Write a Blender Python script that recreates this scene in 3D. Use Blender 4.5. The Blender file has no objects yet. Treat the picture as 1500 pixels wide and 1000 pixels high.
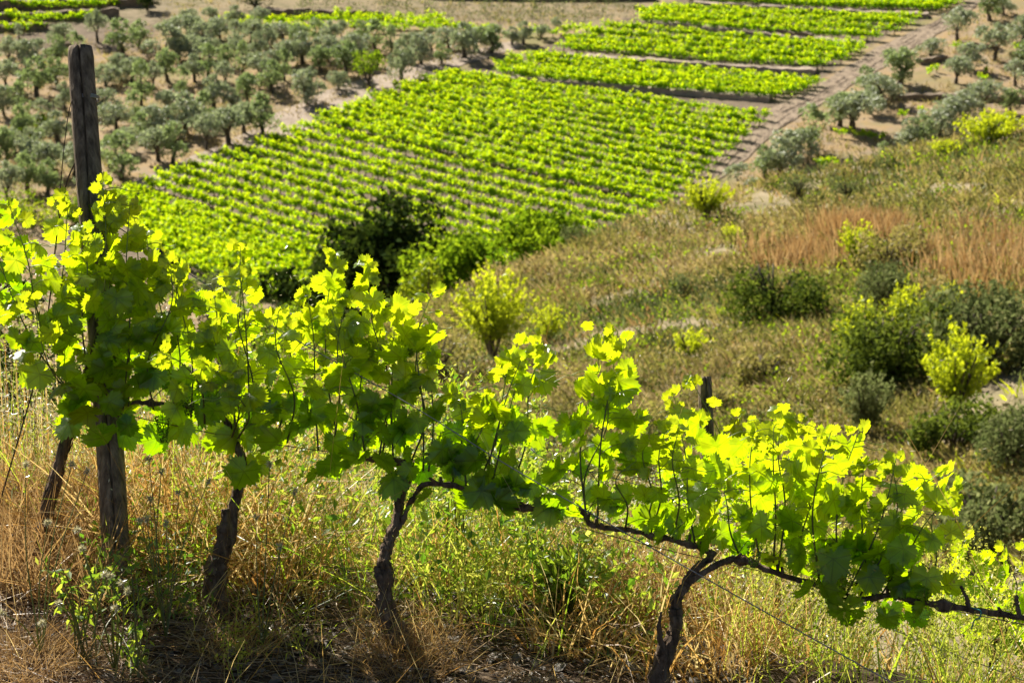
import bpy, math, random
import numpy as np
from mathutils import Vector
rng = np.random.default_rng(7)
random.seed(7)
sc = bpy.context.scene
C = sc.collection
R = math.radians
# ------------------------------------------------------------------ camera
PITCH = R(18.0)
FOC = 70 / 36 * 1500
cam_d = bpy.data.cameras.new("camera")
cam = bpy.data.objects.new("camera", cam_d); C.objects.link(cam)
cam.rotation_euler = (R(90) - PITCH, 0, 0)
cam_d.lens = 70; cam_d.sensor_width = 36
cam_d.clip_start = 0.1; cam_d.clip_end = 3000
cam_d.dof.use_dof = True; cam_d.dof.focus_distance = 5.75; cam_d.dof.aperture_fstop = 9.0
sc.camera = cam
# ------------------------------------------------------------------ sky, sun, exposure
SUN_AZ, SUN_EL = R(-36), R(39)          # azimuth from the view direction (+Y) towards the right
S = Vector((math.sin(SUN_AZ) * math.cos(SUN_EL), math.cos(SUN_AZ) * math.cos(SUN_EL), math.sin(SUN_EL)))
w = bpy.data.worlds.new("World"); sc.world = w; w.use_nodes = True
nt = w.node_tree
bg = nt.nodes["Background"]
sky = nt.nodes.new("ShaderNodeTexSky"); sky.sky_type = 'NISHITA'; sky.sun_disc = False
sky.sun_elevation = SUN_EL; sky.sun_rotation = SUN_AZ
sky.air_density = 1.0; sky.dust_density = 1.5
nt.links.new(sky.outputs[0], bg.inputs[0]); bg.inputs[1].default_value = 0.033
sd = bpy.data.lights.new("sun", 'SUN'); sd.energy = 5.0; sd.angle = R(0.5); sd.color = (1.0, 0.93, 0.80)
so = bpy.data.objects.new("sun", sd); C.objects.link(so)
so.rotation_euler = S.to_track_quat('Z', 'Y').to_euler()
sc.view_settings.view_transform = 'Standard'; sc.view_settings.look = 'None'
sc.view_settings.exposure = 1.1; sc.view_settings.gamma = 1; sc.view_settings.use_curve_mapping = False
sc.render.engine = 'CYCLES'
cy = sc.cycles
cy.use_denoising = True
try: cy.denoiser = 'OPENIMAGEDENOISE'
except Exception: pass
cy.max_bounces = 6; cy.diffuse_bounces = 3; cy.glossy_bounces = 2; cy.transmission_bounces = 5; cy.transparent_max_bounces = 4
cy.sample_clamp_indirect = 4.0
cy.caustics_reflective = False; cy.caustics_refractive = False

# ------------------------------------------------------------------ helpers
cp, sp_ = math.cos(PITCH), math.sin(PITCH)
def ray(u, v):
    a = (np.asarray(u, float) - 750) / FOC; b = (500 - np.asarray(v, float)) / FOC
    return np.stack([a, cp + sp_ * b, -sp_ + cp * b], -1)
def P(u, v, D):
    return ray(u, v) * np.asarray(D, float)[..., None]
def to_px(p):
    p = np.asarray(p, float)
    d = p[..., 1] * cp - p[..., 2] * sp_
    return 750 + FOC * p[..., 0] / d, 500 - FOC * (p[..., 1] * sp_ + p[..., 2] * cp) / d, d

class MB:
    """collects arrays of vertices, quads and triangles; every face can carry a material index"""
    def __init__(s): s.v = []; s.f = {3: [], 4: []}; s.m = {3: [], 4: []}; s.a = []; s.uv = []; s.n = 0
    def add(s, v, q=None, t=None, var=0.5, m=0, uv=None):
        v = np.asarray(v, np.float32).reshape(-1, 3)
        for k, f in ((4, q), (3, t)):
            if f is not None and len(f):
                f = np.asarray(f, np.int32).reshape(-1, k)
                s.f[k].append(f + s.n); s.m[k].append(np.full(len(f), m, np.int32))
        s.v.append(v); s.a.append(np.broadcast_to(np.asarray(var, np.float32), (len(v),)).copy())
        s.uv.append(np.zeros((len(v), 2), np.float32) if uv is None else np.asarray(uv, np.float32))
        s.n += len(v)
    def mesh(s, name, mats, smooth=False):
        v = np.concatenate(s.v) if s.v else np.zeros((0, 3), np.float32)
        me = bpy.data.meshes.new(name)
        q = np.concatenate(s.f[4]) if s.f[4] else np.zeros((0, 4), np.int32)
        t = np.concatenate(s.f[3]) if s.f[3] else np.zeros((0, 3), np.int32)
        me.vertices.add(len(v)); me.vertices.foreach_set("co", v.ravel())
        loops = np.concatenate([q.ravel(), t.ravel()]).astype(np.int32)
        me.loops.add(len(loops)); me.loops.foreach_set("vertex_index", loops)
        nf = len(q) + len(t)
        me.polygons.add(nf)
        st = np.concatenate([np.arange(len(q)) * 4, len(q) * 4 + np.arange(len(t)) * 3]).astype(np.int32)
        me.polygons.foreach_set("loop_start", st)
        mi = np.concatenate([np.concatenate(s.m[4]) if s.m[4] else np.zeros(0, np.int32),
                             np.concatenate(s.m[3]) if s.m[3] else np.zeros(0, np.int32)]).astype(np.int32)
        me.polygons.foreach_set("material_index", mi)
        me.polygons.foreach_set("use_smooth", np.full(nf, bool(smooth)))
        at = me.attributes.new("var", 'FLOAT', 'POINT'); at.data.foreach_set("value", np.concatenate(s.a) if s.a else np.zeros(0, np.float32))
        if any(x.any() for x in s.uv):
            ul = me.uv_layers.new(name="UVMap"); uv = np.concatenate(s.uv)[loops]
            ul.data.foreach_set("uv", uv.ravel().astype(np.float32))
        for m in (mats if isinstance(mats, (list, tuple)) else [mats]): me.materials.append(m)
        me.update(calc_edges=True)
        return me
    def build(s, name, mats, parent=None, smooth=False, origin=None):
        if origin is not None:
            o3 = np.asarray(origin, np.float32); s.v = [x - o3 for x in s.v]
        ob = bpy.data.objects.new(name, s.mesh(name, mats, smooth)); C.objects.link(ob)
        if parent is not None: ob.parent = parent
        elif origin is not None: ob.location = tuple(float(k) for k in origin)
        return ob
def tag(o, label=None, cat=None, group=None, kind=None):
    if label: o["label"] = label
    if cat: o["category"] = cat
    if group: o["group"] = group
    if kind: o["kind"] = kind
    return o
def empty(name, loc, label, cat, group=None):
    o = bpy.data.objects.new(name, None); C.objects.link(o); o.location = tuple(float(k) for k in loc); o.empty_display_size = 0.1
    return tag(o, label, cat, group)
def nrm(a): return a / np.maximum(np.linalg.norm(a, axis=-1, keepdims=True), 1e-9)
ORD = ["", "first", "second", "third", "fourth", "fifth", "sixth", "seventh", "eighth", "ninth", "tenth", "eleventh", "twelfth",
       "thirteenth", "fourteenth", "fifteenth", "sixteenth", "seventeenth", "eighteenth", "nineteenth", "twentieth"]
def ordn(i):
    if i <= 20: return ORD[i]
    t = {2: "twenty", 3: "thirty", 4: "forty"}[i // 10]
    return t.replace("y", "ieth") if i % 10 == 0 else t + "-" + ORD[i % 10]

def tube(mb, pts, rad, sides=8, var=0.5, m=0, ridge=0.0, seed=0, cap=True):
    pts = np.asarray(pts, float); n = len(pts); rad = np.broadcast_to(np.asarray(rad, float), (n,))
    tan = nrm(np.gradient(pts, axis=0))
    ref = np.array([0.0, 1.0, 0.12]) if abs(tan[:, 1]).mean() < 0.8 else np.array([1.0, 0, 0.1])
    a = nrm(np.cross(tan, ref)); b = np.cross(tan, a)
    th = np.linspace(0, 2 * math.pi, sides, endpoint=False)
    r = rad[:, None] * np.ones(sides)
    if ridge:
        k = np.arange(n)[:, None]
        rr = np.random.default_rng(seed)
        ph = rr.uniform(0, 6, 6)
        r = r * (1 + ridge * (np.sin(3 * th + ph[0] + k * 0.13) * .5 + np.sin(5 * th + ph[1] - k * 0.21) * .45 + np.sin(9 * th + ph[2] + k * .3) * .35
                              + np.sin(k * .55 + ph[3]) * .35 + np.sin(k * 1.3 + ph[4] + 2 * th) * .25 + rr.uniform(-.35, .35, (n, sides))))
    ring = pts[:, None, :] + r[..., None] * (np.cos(th)[None, :, None] * a[:, None, :] + np.sin(th)[None, :, None] * b[:, None, :])
    i, j = np.meshgrid(np.arange(n - 1), np.arange(sides), indexing='ij'); j2 = (j + 1) % sides
    q = np.stack([i * sides + j, i * sides + j2, (i + 1) * sides + j2, (i + 1) * sides + j], -1).reshape(-1, 4)
    v = ring.reshape(-1, 3); t = None
    if cap:
        v = np.vstack([v, pts[0], pts[-1]]); c0, c1 = n * sides, n * sides + 1
        jj = np.arange(sides); k2 = (jj + 1) % sides
        t = np.vstack([np.stack([jj * 0 + c0, k2, jj], -1), np.stack([jj * 0 + c1, (n - 1) * sides + jj, (n - 1) * sides + k2], -1)])
    mb.add(v, q, t, var, m)
def smooth_path(pts, n):
    """Catmull-Rom through the points"""
    p = np.asarray(pts, float); p = np.vstack([2 * p[0] - p[1], p, 2 * p[-1] - p[-2]])
    k = len(p) - 3; t = np.linspace(0, k - 1e-6, n); i = t.astype(int); f = (t - i)[:, None]
    a, b, c, d = p[i], p[i + 1], p[i + 2], p[i + 3]
    return 0.5 * (2 * b + (c - a) * f + (2 * a - 5 * b + 4 * c - d) * f ** 2 + (3 * b - a - 3 * c + d) * f ** 3)

def blades(mb, base, direc, length, width, bend=0.3, var=0.5, m=0, seg=2, side=None, r=rng):
    """ribbons growing from base along direc and drooping"""
    base = np.asarray(base, float); n = len(base); d = nrm(np.asarray(direc, float))
    L = np.broadcast_to(length, (n,))[:, None]; W = np.broadcast_to(width, (n,))[:, None]
    s = nrm(np.cross(d, r.normal(size=(n, 3)))) if side is None else side
    h = d.copy(); h[:, 2] = 0; h = h + 1e-4
    bd = (np.broadcast_to(bend, (n,))[:, None]) * (nrm(h) * 0.7 + np.array([0, 0, -1.0]))
    rows = []
    for k in range(seg + 1):
        t = k / seg
        c = base + d * L * t + bd * L * t * t
        ww = W * (1 - t) ** 0.6 * 0.5 if k < seg else W * 0.06
        rows += [c - s * ww, c + s * ww]
    v = np.stack(rows, 1)                           # n, 2*(seg+1), 3
    o = np.arange(n)[:, None] * (2 * (seg + 1))
    q = np.concatenate([np.stack([o[:, 0] + 2 * k, o[:, 0] + 2 * k + 1, o[:, 0] + 2 * k + 3, o[:, 0] + 2 * k + 2], -1) for k in range(seg)])
    va = np.repeat(np.broadcast_to(var, (n,)), 2 * (seg + 1))
    mb.add(v.reshape(-1, 3), q, None, va, m)
def leafquads(mb, pos, size, aspect=2.0, normal_bias=None, var=0.5, m=0, r=rng, updir=0.0):
    """small pointed leaves: a kite of two triangles folded a little, anywhere, any way round"""
    pos = np.asarray(pos, float); n = len(pos)
    if n == 0: return
    a = r.normal(size=(n, 3)); a[:, 2] += updir; a = nrm(a)
    nn = r.normal(size=(n, 3))
    if normal_bias is not None: nn = nn + np.asarray(normal_bias)
    b = nrm(np.cross(nn, a)); c = np.cross(a, b)
    s = np.broadcast_to(size, (n,))[:, None]; wd = s / aspect
    v = np.stack([pos - a * s * .5, pos + b * wd * .5 + c * wd * .12, pos + a * s * .5, pos - b * wd * .5 + c * wd * .12], 1)
    o = np.arange(n) * 4
    mb.add(v.reshape(-1, 3), np.stack([o, o + 1, o + 2, o + 3], -1), None, np.repeat(np.broadcast_to(var, (n,)), 4), m)
def scatter(mb, tv, tq, tt, tuv, pos, X, Y, Z, scale, var, m=0):
    """copies of one template with the given frames"""
    n = len(pos); k = len(tv)
    v = (pos[:, None, :] + scale[:, None, None] * (tv[None, :, 0:1] * X[:, None, :] + tv[None, :, 1:2] * Y[:, None, :] + tv[None, :, 2:3] * Z[:, None, :])).reshape(-1, 3)
    o = (np.arange(n) * k)[:, None, None]
    q = (tq[None] + o).reshape(-1, 4) if tq is not None else None
    t = (tt[None] + o).reshape(-1, 3) if tt is not None else None
    mb.add(v, q, t, np.repeat(var, k), m, np.tile(tuv, (n, 1)) if tuv is not None else None)

# ------------------------------------------------------------------ materials
def newmat(name):
    m = bpy.data.materials.new(name); m.use_nodes = True
    nt = m.node_tree; nt.nodes.clear()
    out = nt.nodes.new("ShaderNodeOutputMaterial")
    return m, nt, out
def N(nt, t, **kw):
    n = nt.nodes.new(t)
    for k, v in kw.items(): setattr(n, k, v)
    return n
def ramp(nt, fac, stops):
    r = N(nt, "ShaderNodeValToRGB"); e = r.color_ramp.elements
    while len(e) < len(stops): e.new(0.5)
    for x, (p, c) in zip(e, stops): x.position = p; x.color = (*c, 1)
    nt.links.new(fac, r.inputs[0]); return r.outputs[0]
def leafmat(name, refl, trans, tmix=0.5, gloss=0.05, rough=0.4, veins=False):
    """two-sided leaf: reflected colour, transmitted colour, both by the leaf's own age (var)"""
    m, nt, out = newmat(name); L = nt.links.new
    at = N(nt, "ShaderNodeAttribute", attribute_name="var").outputs["Fac"]
    rc = ramp(nt, at, refl); tc = ramp(nt, at, trans)
    if veins:
        tcn = N(nt, "ShaderNodeTexCoord"); sx = N(nt, "ShaderNodeSeparateXYZ"); L(tcn.outputs["UV"], sx.inputs[0])
        best = None
        for ang in (0, 50, -50, 108, -108):
            dx, dy = math.sin(R(ang)), math.cos(R(ang))
            def mth(op, a, b):
                n = N(nt, "ShaderNodeMath", operation=op)
                for i, x in enumerate((a, b)):
                    if x is None: continue
                    if isinstance(x, (int, float)): n.inputs[i].default_value = x
                    else: L(x, n.inputs[i])
                return n.outputs[0]
            cr = mth('ABSOLUTE', mth('SUBTRACT', mth('MULTIPLY', sx.outputs[0], dy), mth('MULTIPLY', sx.outputs[1], dx)), None)
            dt = mth('ADD', mth('MULTIPLY', sx.outputs[0], dx), mth('MULTIPLY', sx.outputs[1], dy))
            neg = mth('MULTIPLY', mth('LESS_THAN', dt, 0.0), 1.0)
            d = mth('ADD', cr, neg)
            best = d if best is None else mth('MINIMUM', best, d)
        vein = N(nt, "ShaderNodeMapRange"); L(best, vein.inputs[0]); vein.inputs[1].default_value = 0.008; vein.inputs[2].default_value = 0.035
        vein.inputs[3].default_value = 1; vein.inputs[4].default_value = 0
        mx = N(nt, "ShaderNodeMixRGB", blend_type='MULTIPLY'); L(vein.outputs[0], mx.inputs[0]); L(tc, mx.inputs[1]); mx.inputs[2].default_value = (.70, .66, .6, 1); tc = mx.outputs[0]
        no = N(nt, "ShaderNodeTexNoise"); no.inputs["Scale"].default_value = 60
        geo = N(nt, "ShaderNodeNewGeometry"); L(geo.outputs["Position"], no.inputs["Vector"])
        n3 = N(nt, "ShaderNodeTexNoise"); n3.inputs["Scale"].default_value = 22; n3.inputs["Detail"].default_value = 5; L(geo.outputs["Position"], n3.inputs["Vector"])
        mott = ramp(nt, n3.outputs[0], [(.3, (.55, .66, .8)), (.5, (1, 1, 1)), (.74, (1, .96, .8)), (.84, (.75, .5, .3))])
        m4 = N(nt, "ShaderNodeMixRGB", blend_type='MULTIPLY'); m4.inputs[0].default_value = 1; L(tc, m4.inputs[1]); L(mott, m4.inputs[2]); tc = m4.outputs[0]
        m5 = N(nt, "ShaderNodeMixRGB", blend_type='MULTIPLY'); m5.inputs[0].default_value = 1; L(rc, m5.inputs[1]); L(mott, m5.inputs[2]); rc = m5.outputs[0]
        bp = N(nt, "ShaderNodeBump"); bp.inputs["Strength"].default_value = 0.35; bp.inputs["Distance"].default_value = 0.004; L(no.outputs[0], bp.inputs["Height"])
        nor = bp.outputs[0]
    else: nor = None
    d = N(nt, "ShaderNodeBsdfDiffuse"); L(rc, d.inputs[0]); t = N(nt, "ShaderNodeBsdfTranslucent"); L(tc, t.inputs[0])
    g = N(nt, "ShaderNodeBsdfGlossy"); g.inputs["Roughness"].default_value = rough; g.inputs[0].default_value = (1, 1, 1, 1)
    mx = N(nt, "ShaderNodeMixShader"); mx.inputs[0].default_value = tmix; L(d.outputs[0], mx.inputs[1]); L(t.outputs[0], mx.inputs[2])
    m2 = N(nt, "ShaderNodeMixShader"); m2.inputs[0].default_value = gloss; L(mx.outputs[0], m2.inputs[1]); L(g.outputs[0], m2.inputs[2])
    if nor is not None: L(nor, d.inputs["Normal"]); L(nor, g.inputs["Normal"])
    L(m2.outputs[0], out.inputs[0]); return m
def solidmat(name, c1, c2, scale=8, stretch=(1, 1, 1), rough=0.85, bump=0.4, bd=0.01, c3=None, metallic=0, detail=8, spec=0.3):
    m, nt, out = newmat(name); L = nt.links.new
    tc = N(nt, "ShaderNodeTexCoord"); mp = N(nt, "ShaderNodeMapping"); mp.inputs["Scale"].default_value = stretch; L(tc.outputs["Object"], mp.inputs[0])
    no = N(nt, "ShaderNodeTexNoise"); no.inputs["Scale"].default_value = scale; no.inputs["Detail"].default_value = detail; no.inputs["Roughness"].default_value = .65; L(mp.outputs[0], no.inputs[0])
    st = [(0.3, c1), (0.7, c2)] if c3 is None else [(0.28, c1), (0.5, c2), (0.72, c3)]
    col = ramp(nt, no.outputs[0], st)
    p = N(nt, "ShaderNodeBsdfPrincipled"); L(col, p.inputs["Base Color"]); p.inputs["Roughness"].default_value = rough; p.inputs["Metallic"].default_value = metallic
    p.inputs["Specular IOR Level"].default_value = spec
    b = N(nt, "ShaderNodeBump"); b.inputs["Strength"].default_value = bump; b.inputs["Distance"].default_value = bd; L(no.outputs[0], b.inputs["Height"]); L(b.outputs[0], p.inputs["Normal"])
    L(p.outputs[0], out.inputs[0]); return m

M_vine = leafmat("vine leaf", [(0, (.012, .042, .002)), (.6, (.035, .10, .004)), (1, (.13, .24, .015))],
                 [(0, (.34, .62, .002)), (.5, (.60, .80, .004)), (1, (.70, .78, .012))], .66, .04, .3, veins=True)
M_stem = leafmat("green shoot", [(0, (.10, .07, .03)), (.5, (.12, .13, .035)), (1, (.28, .38, .06))], [(0, (.08, .06, .02)), (1, (.5, .6, .05))], .3, .05)
M_field = leafmat("field vine leaf", [(0, (.04, .12, .003)), (1, (.16, .30, .008))], [(0, (.40, .74, .006)), (1, (.85, .97, .01))], .60, .02)
M_olive = leafmat("olive leaf", [(0, (.22, .26, .16)), (.6, (.46, .50, .35)), (1, (.68, .70, .54))], [(0, (.18, .24, .09)), (1, (.46, .52, .26))], .45, .04, .5)
M_olive2 = leafmat("greener olive leaf", [(0, (.17, .22, .10)), (.6, (.36, .43, .22)), (1, (.58, .64, .38))], [(0, (.18, .26, .07)), (1, (.46, .58, .2))], .45, .03, .5)
M_oak = leafmat("holm oak leaf", [(0, (.018, .035, .010)), (.7, (.05, .08, .022)), (1, (.20, .21, .09))], [(0, (.01, .03, .004)), (1, (.12, .17, .02))], .28, .0, .4)  # palest reflected tone stands for sunlit tops, spread at random
M_bush = leafmat("bush leaf", [(0, (.03, .05, .010)), (.6, (.09, .13, .03)), (1, (.28, .32, .09))], [(0, (.05, .09, .008)), (1, (.30, .38, .04))], .38, .0)
M_lime = leafmat("lime green leaf", [(0, (.06, .10, .010)), (1, (.30, .38, .03))], [(0, (.16, .28, .01)), (1, (.85, .92, .025))], .52, .02)
M_green = leafmat("mid green leaf", [(0, (.03, .07, .008)), (1, (.14, .22, .03))], [(0, (.14, .27, .008)), (1, (.55, .74, .02))], .5, .0)
M_scrub = leafmat("scrub leaf", [(0, (.10, .11, .035)), (.5, (.27, .24, .09)), (1, (.44, .36, .19))], [(0, (.13, .16, .03)), (.5, (.40, .37, .08)), (1, (.56, .44, .16))], .42, .01)
M_hay = leafmat("bleached grass", [(0, (.26, .20, .09)), (1, (.50, .40, .23))], [(0, (.30, .24, .08)), (1, (.52, .42, .2))], .42, .0)
M_grey = leafmat("grey green leaf", [(0, (.07, .09, .03)), (1, (.33, .35, .14))], [(0, (.04, .07, .02)), (1, (.30, .36, .12))], .38, .0)
M_straw = leafmat("dry grass", [(0, (.34, .18, .06)), (.5, (.58, .38, .15)), (1, (.72, .60, .34))], [(0, (.5, .24, .05)), (.5, (.78, .50, .14)), (1, (.9, .74, .34))], .5, .03)
M_rust = leafmat("rusty dry grass", [(0, (.30, .19, .085)), (1, (.52, .37, .20))], [(0, (.40, .22, .07)), (1, (.64, .44, .19))], .4, .0)
M_weed = leafmat("weed leaf", [(0, (.05, .11, .015)), (.5, (.15, .25, .03)), (1, (.38, .42, .09))], [(0, (.20, .42, .02)), (.5, (.56, .72, .04)), (1, (.9, .9, .14))], .5, .04)
M_flower = leafmat('bedstraw flower', [(0, (.22, .26, .04)), (1, (.55, .55, .14))], [(0, (.4, .48, .04)), (1, (.9, .88, .16))], .5, .0)
M_litter = leafmat("straw litter", [(0, (.16, .09, .04)), (.5, (.36, .22, .10)), (1, (.60, .48, .32))], [(0, (.1, .05, .02)), (1, (.3, .2, .1))], .2, .04)
M_oat = leafmat("seed husk", [(0, (.45, .42, .28)), (1, (.75, .72, .55))], [(0, (.5, .45, .2)), (1, (.8, .75, .45))], .4, .12, .3)
M_bark = solidmat("vine bark", (.02, .014, .01), (.17, .115, .075), 55, (1, 1, .16), .9, 1.0, .012, c3=(.32, .24, .17))
M_cane = solidmat("dry vine cane", (.05, .03, .02), (.20, .13, .09), 80, (1, 1, 1), .85, .8, .004)
M_obark = solidmat("olive bark", (.05, .045, .035), (.16, .13, .10), 6, (1, 1, .3), .9, .5, .05)
M_post = solidmat("weathered post wood", (.04, .029, .02), (.20, .15, .10), 60, (1, 1, .06), .85, 1.0, .008, c3=(.42, .33, .23))
M_wire = solidmat("galvanised wire", (.25, .25, .24), (.5, .5, .48), 40, rough=.35, bump=.1, metallic=.9)
M_dark = solidmat("black tie plastic", (.01, .011, .012), (.03, .032, .035), 40, rough=.4, bump=.2)
M_stone = solidmat("slate", (.06, .052, .045), (.22, .19, .16), 9, rough=.6, bump=.8, bd=.02)
M_wall = solidmat("dry stone wall", (.10, .08, .06), (.34, .26, .18), 1.6, (1, 1, 1.6), .95, 1.0, .15)  # dark tones put the shade of the terrace faces into the stone
M_twig = solidmat("dead twig", (.14, .10, .07), (.38, .31, .23), 60, rough=.8, bump=.3, bd=.002)
M_tie = solidmat("blue twine", (.03, .22, .20), (.06, .36, .33), 60, rough=.6, bump=.3, bd=.001)

# ------------------------------------------------------------------ terrain
def vnoise(x, y, s, seed=0):
    """smooth value noise"""
    x = np.asarray(x, float) / s; y = np.asarray(y, float) / s
    xi = np.floor(x).astype(int); yi = np.floor(y).astype(int); fx = x - xi; fy = y - yi
    fx = fx * fx * (3 - 2 * fx); fy = fy * fy * (3 - 2 * fy)
    h = lambda a, b: (np.sin(a * 127.1 + b * 311.7 + seed * 74.7) * 43758.5453) % 1.0
    return (h(xi, yi) * (1 - fx) + h(xi + 1, yi) * fx) * (1 - fy) + (h(xi, yi + 1) * (1 - fx) + h(xi + 1, yi + 1) * fx) * fy
hill_pts = P(np.array([1500, 1000, 650, 1400, 800, 1200]), np.array([200, 300, 440, 780, 620, 500]), np.array([75., 75, 65, 30, 42, 50]))
hp, *_ = np.linalg.lstsq(np.c_[np.ones(6), hill_pts[:, :2]], hill_pts[:, 2], rcond=None)
def ray_plane(u, v, a, b, c):
    d = ray(u, v); t = a / (d[..., 2] - b * d[..., 0] - c * d[..., 1]); return d * t[..., None]
cr = ray_plane(np.array([200., 450, 650, 740, 850, 1000, 1130, 1250, 1500]), np.array([640., 535, 452, 412, 366, 316, 277, 252, 200]), *hp)
cr = cr[np.argsort(cr[:, 0])]
def z_near(x, y):
    yr = 5.10 - .318 * np.clip(x, -6, 8)
    t = y - yr
    z = -2.62 - .075 * np.clip(x, -8, 14) + .02 * (vnoise(x, y, .35, 3) - .5) + .05 * (vnoise(x, y, 1.1, 5) - .5)
    d1 = np.clip(t - .45, 0, 4.5); d2 = np.clip(t - 4.95, 0, None)
    return z - .62 * d1 - .46 * d2
def z_hill(x, y):
    yc = np.interp(x, cr[:, 0], cr[:, 1])
    z = hp[0] + hp[1] * np.clip(x, -40, 60) + hp[2] * y
    d = np.clip(y - yc, 0, None)
    return z - np.where(d < 6, .25 * d * d / 12, .25 * (d - 3)) + .5 * (vnoise(x, y, 6, 9) - .5) * np.clip(y / 30, 0, 1) + .25 * (vnoise(x, y, 2, 4) - .5)
VA, VC = -61.4, .1
def z_valley(x, y):
    return VA + VC * y + .5 * (vnoise(x, y, 22, 2) - .5) + .12 * np.clip(y - 330, 0, None)
def terrain(x, y):
    x = np.asarray(x, float); y = np.asarray(y, float)
    return np.maximum(np.maximum(z_near(x, y), z_hill(x, y)), z_valley(x, y))
TS = np.concatenate([np.arange(3.5, 12, .04), np.geomspace(12, 420, 700)])
def hit(u, v, tmin=3.5):
    """the ground point seen at a place of the photograph, walking out along the line of sight"""
    u = np.atleast_1d(np.asarray(u, float)); v = np.atleast_1d(np.asarray(v, float))
    d = ray(u, v); ts = TS[TS > tmin]
    p = d[:, None, :] * ts[None, :, None]
    below = p[..., 2] < terrain(p[..., 0], p[..., 1])
    i = np.argmax(below, 1); i = np.where(below.any(1), i, len(ts) - 1)
    lo, hi = ts[np.maximum(i - 1, 0)], ts[i]
    for _ in range(12):
        mid = (lo + hi) / 2; q = d * mid[:, None]; b = q[:, 2] < terrain(q[:, 0], q[:, 1])
        hi = np.where(b, mid, hi); lo = np.where(b, lo, mid)
    return d * hi[:, None]
def hit_valley(u, v):
    q = ray_plane(np.asarray(u, float), np.asarray(v, float), VA, 0, VC); q[..., 2] = terrain(q[..., 0], q[..., 1]); return q
def in_sight(p, lift=.5):
    p = np.asarray(p, float) + np.array([0, 0, lift]); f = np.linspace(.08, .97, 60)
    q = p[:, None, :] * f[None, :, None]
    return (q[..., 2] > terrain(q[..., 0], q[..., 1])).all(1)

# the track edges, in valley coordinates
trackR_L = hit_valley([860, 905, 965, 1040, 1130, 1195, 1250, 1330, 1400, 1440], [372, 345, 300, 235, 165, 128, 92, 52, 12, -10])
trackR_R = hit_valley([960, 985, 1015, 1075, 1160, 1225, 1290, 1362, 1420, 1455], [392, 330, 292, 245, 182, 142, 102, 58, 16, -8])
trackL_L = hit_valley([150, 232, 320, 396, 486, 588, 690, 755], [288, 252, 213, 170, 132, 101, 72, 58])
trackL_R = hit_valley([170, 262, 365, 455, 545, 630, 715, 768], [305, 272, 226, 182, 146, 112, 82, 64])
def sheet(name, A, B, mat, lift=.07, nu=10, nv=160):
    a = smooth_path(A, nv); b = smooth_path(B, nv); f = np.linspace(0, 1, nu)[None, :, None]
    g = a[:, None, :] * (1 - f) + b[:, None, :] * f
    wob = (vnoise(g[..., 0], g[..., 1], 3, 8) - .5) * 1.2 * (2 * abs(f[..., 0] - .5)) ** 4
    g[..., 0] += wob
    g[..., 2] = terrain(g[..., 0], g[..., 1]) + lift
    i, j = np.meshgrid(np.arange(nv - 1), np.arange(nu - 1), indexing='ij')
    q = np.stack([i * nu + j, i * nu + j + 1, (i + 1) * nu + j + 1, (i + 1) * nu + j], -1).reshape(-1, 4)
    mb = MB(); mb.add(g.reshape(-1, 3), q); return tag(mb.build(name, mat, smooth=True), kind='structure')
def groundmat(name, zones):
    m, nt, out = newmat(name); L = nt.links.new
    geo = N(nt, "ShaderNodeNewGeometry"); pos = geo.outputs["Position"]
    def noise(sc_, det=6, ro=.6, st=(1, 1, 1)):
        mp = N(nt, "ShaderNodeMapping"); mp.inputs["Scale"].default_value = st; L(pos, mp.inputs[0])
        n = N(nt, "ShaderNodeTexNoise"); n.inputs["Scale"].default_value = sc_; n.inputs["Detail"].default_value = det; n.inputs["Roughness"].default_value = ro; L(mp.outputs[0], n.inputs[0]); return n.outputs[0]
    at = N(nt, "ShaderNodeAttribute", attribute_name="zone")
    sep = N(nt, "ShaderNodeSeparateColor"); L(at.outputs["Color"], sep.inputs[0])
    big, mid, fine = noise(.12, 4), noise(.7, 8, .7), noise(9, 8, .7)
    def mixc(f, a, b, bt='MIX'):
        x = N(nt, "ShaderNodeMixRGB", blend_type=bt)
        for i, k in ((0, f), (1, a), (2, b)):
            if isinstance(k, (int, float)): x.inputs[i].default_value = k
            elif isinstance(k, tuple): x.inputs[i].default_value = (*k, 1)
            else: L(k, x.inputs[i])
        return x.outputs[0]
    grove = mixc(ramp(nt, mid, [(.38, (0, 0, 0)), (.58, (1, 1, 1))]), (.30, .235, .165), (.35, .245, .13))
    grove = mixc(ramp(nt, big, [(.5, (0, 0, 0)), (.68, (1, 1, 1))]), grove, (.22, .20, .09))
    soil = ramp(nt, mid, [(.3, (.11, .085, .06)), (.7, (.25, .195, .14))])  # soil darkened to stand for the shade between vine rows
    hillc = ramp(nt, mid, [(.3, (.10, .095, .045)), (.5, (.24, .20, .12)), (.70, (.33, .265, .18))])
    near = ramp(nt, fine, [(.32, (.022, .016, .011)), (.55, (.075, .052, .034)), (.75, (.20, .15, .105))])
    col = mixc(sep.outputs[0], grove, soil); col = mixc(sep.outputs[1], col, hillc); col = mixc(sep.outputs[2], col, near)
    p = N(nt, "ShaderNodeBsdfPrincipled"); L(col, p.inputs["Base Color"]); p.inputs["Roughness"].default_value = .95; p.inputs["Specular IOR Level"].default_value = .1
    b = N(nt, "ShaderNodeBump"); b.inputs["Strength"].default_value = .5; b.inputs["Distance"].default_value = .15; L(mid, b.inputs["Height"])
    b2 = N(nt, "ShaderNodeBump"); b2.inputs["Strength"].default_value = .6; b2.inputs["Distance"].default_value = .015; L(fine, b2.inputs["Height"]); L(b.outputs[0], b2.inputs["Normal"])
    L(b2.outputs[0], p.inputs["Normal"]); L(p.outputs[0], out.inputs[0]); return m
M_ground = groundmat("hillside earth", None)
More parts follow.
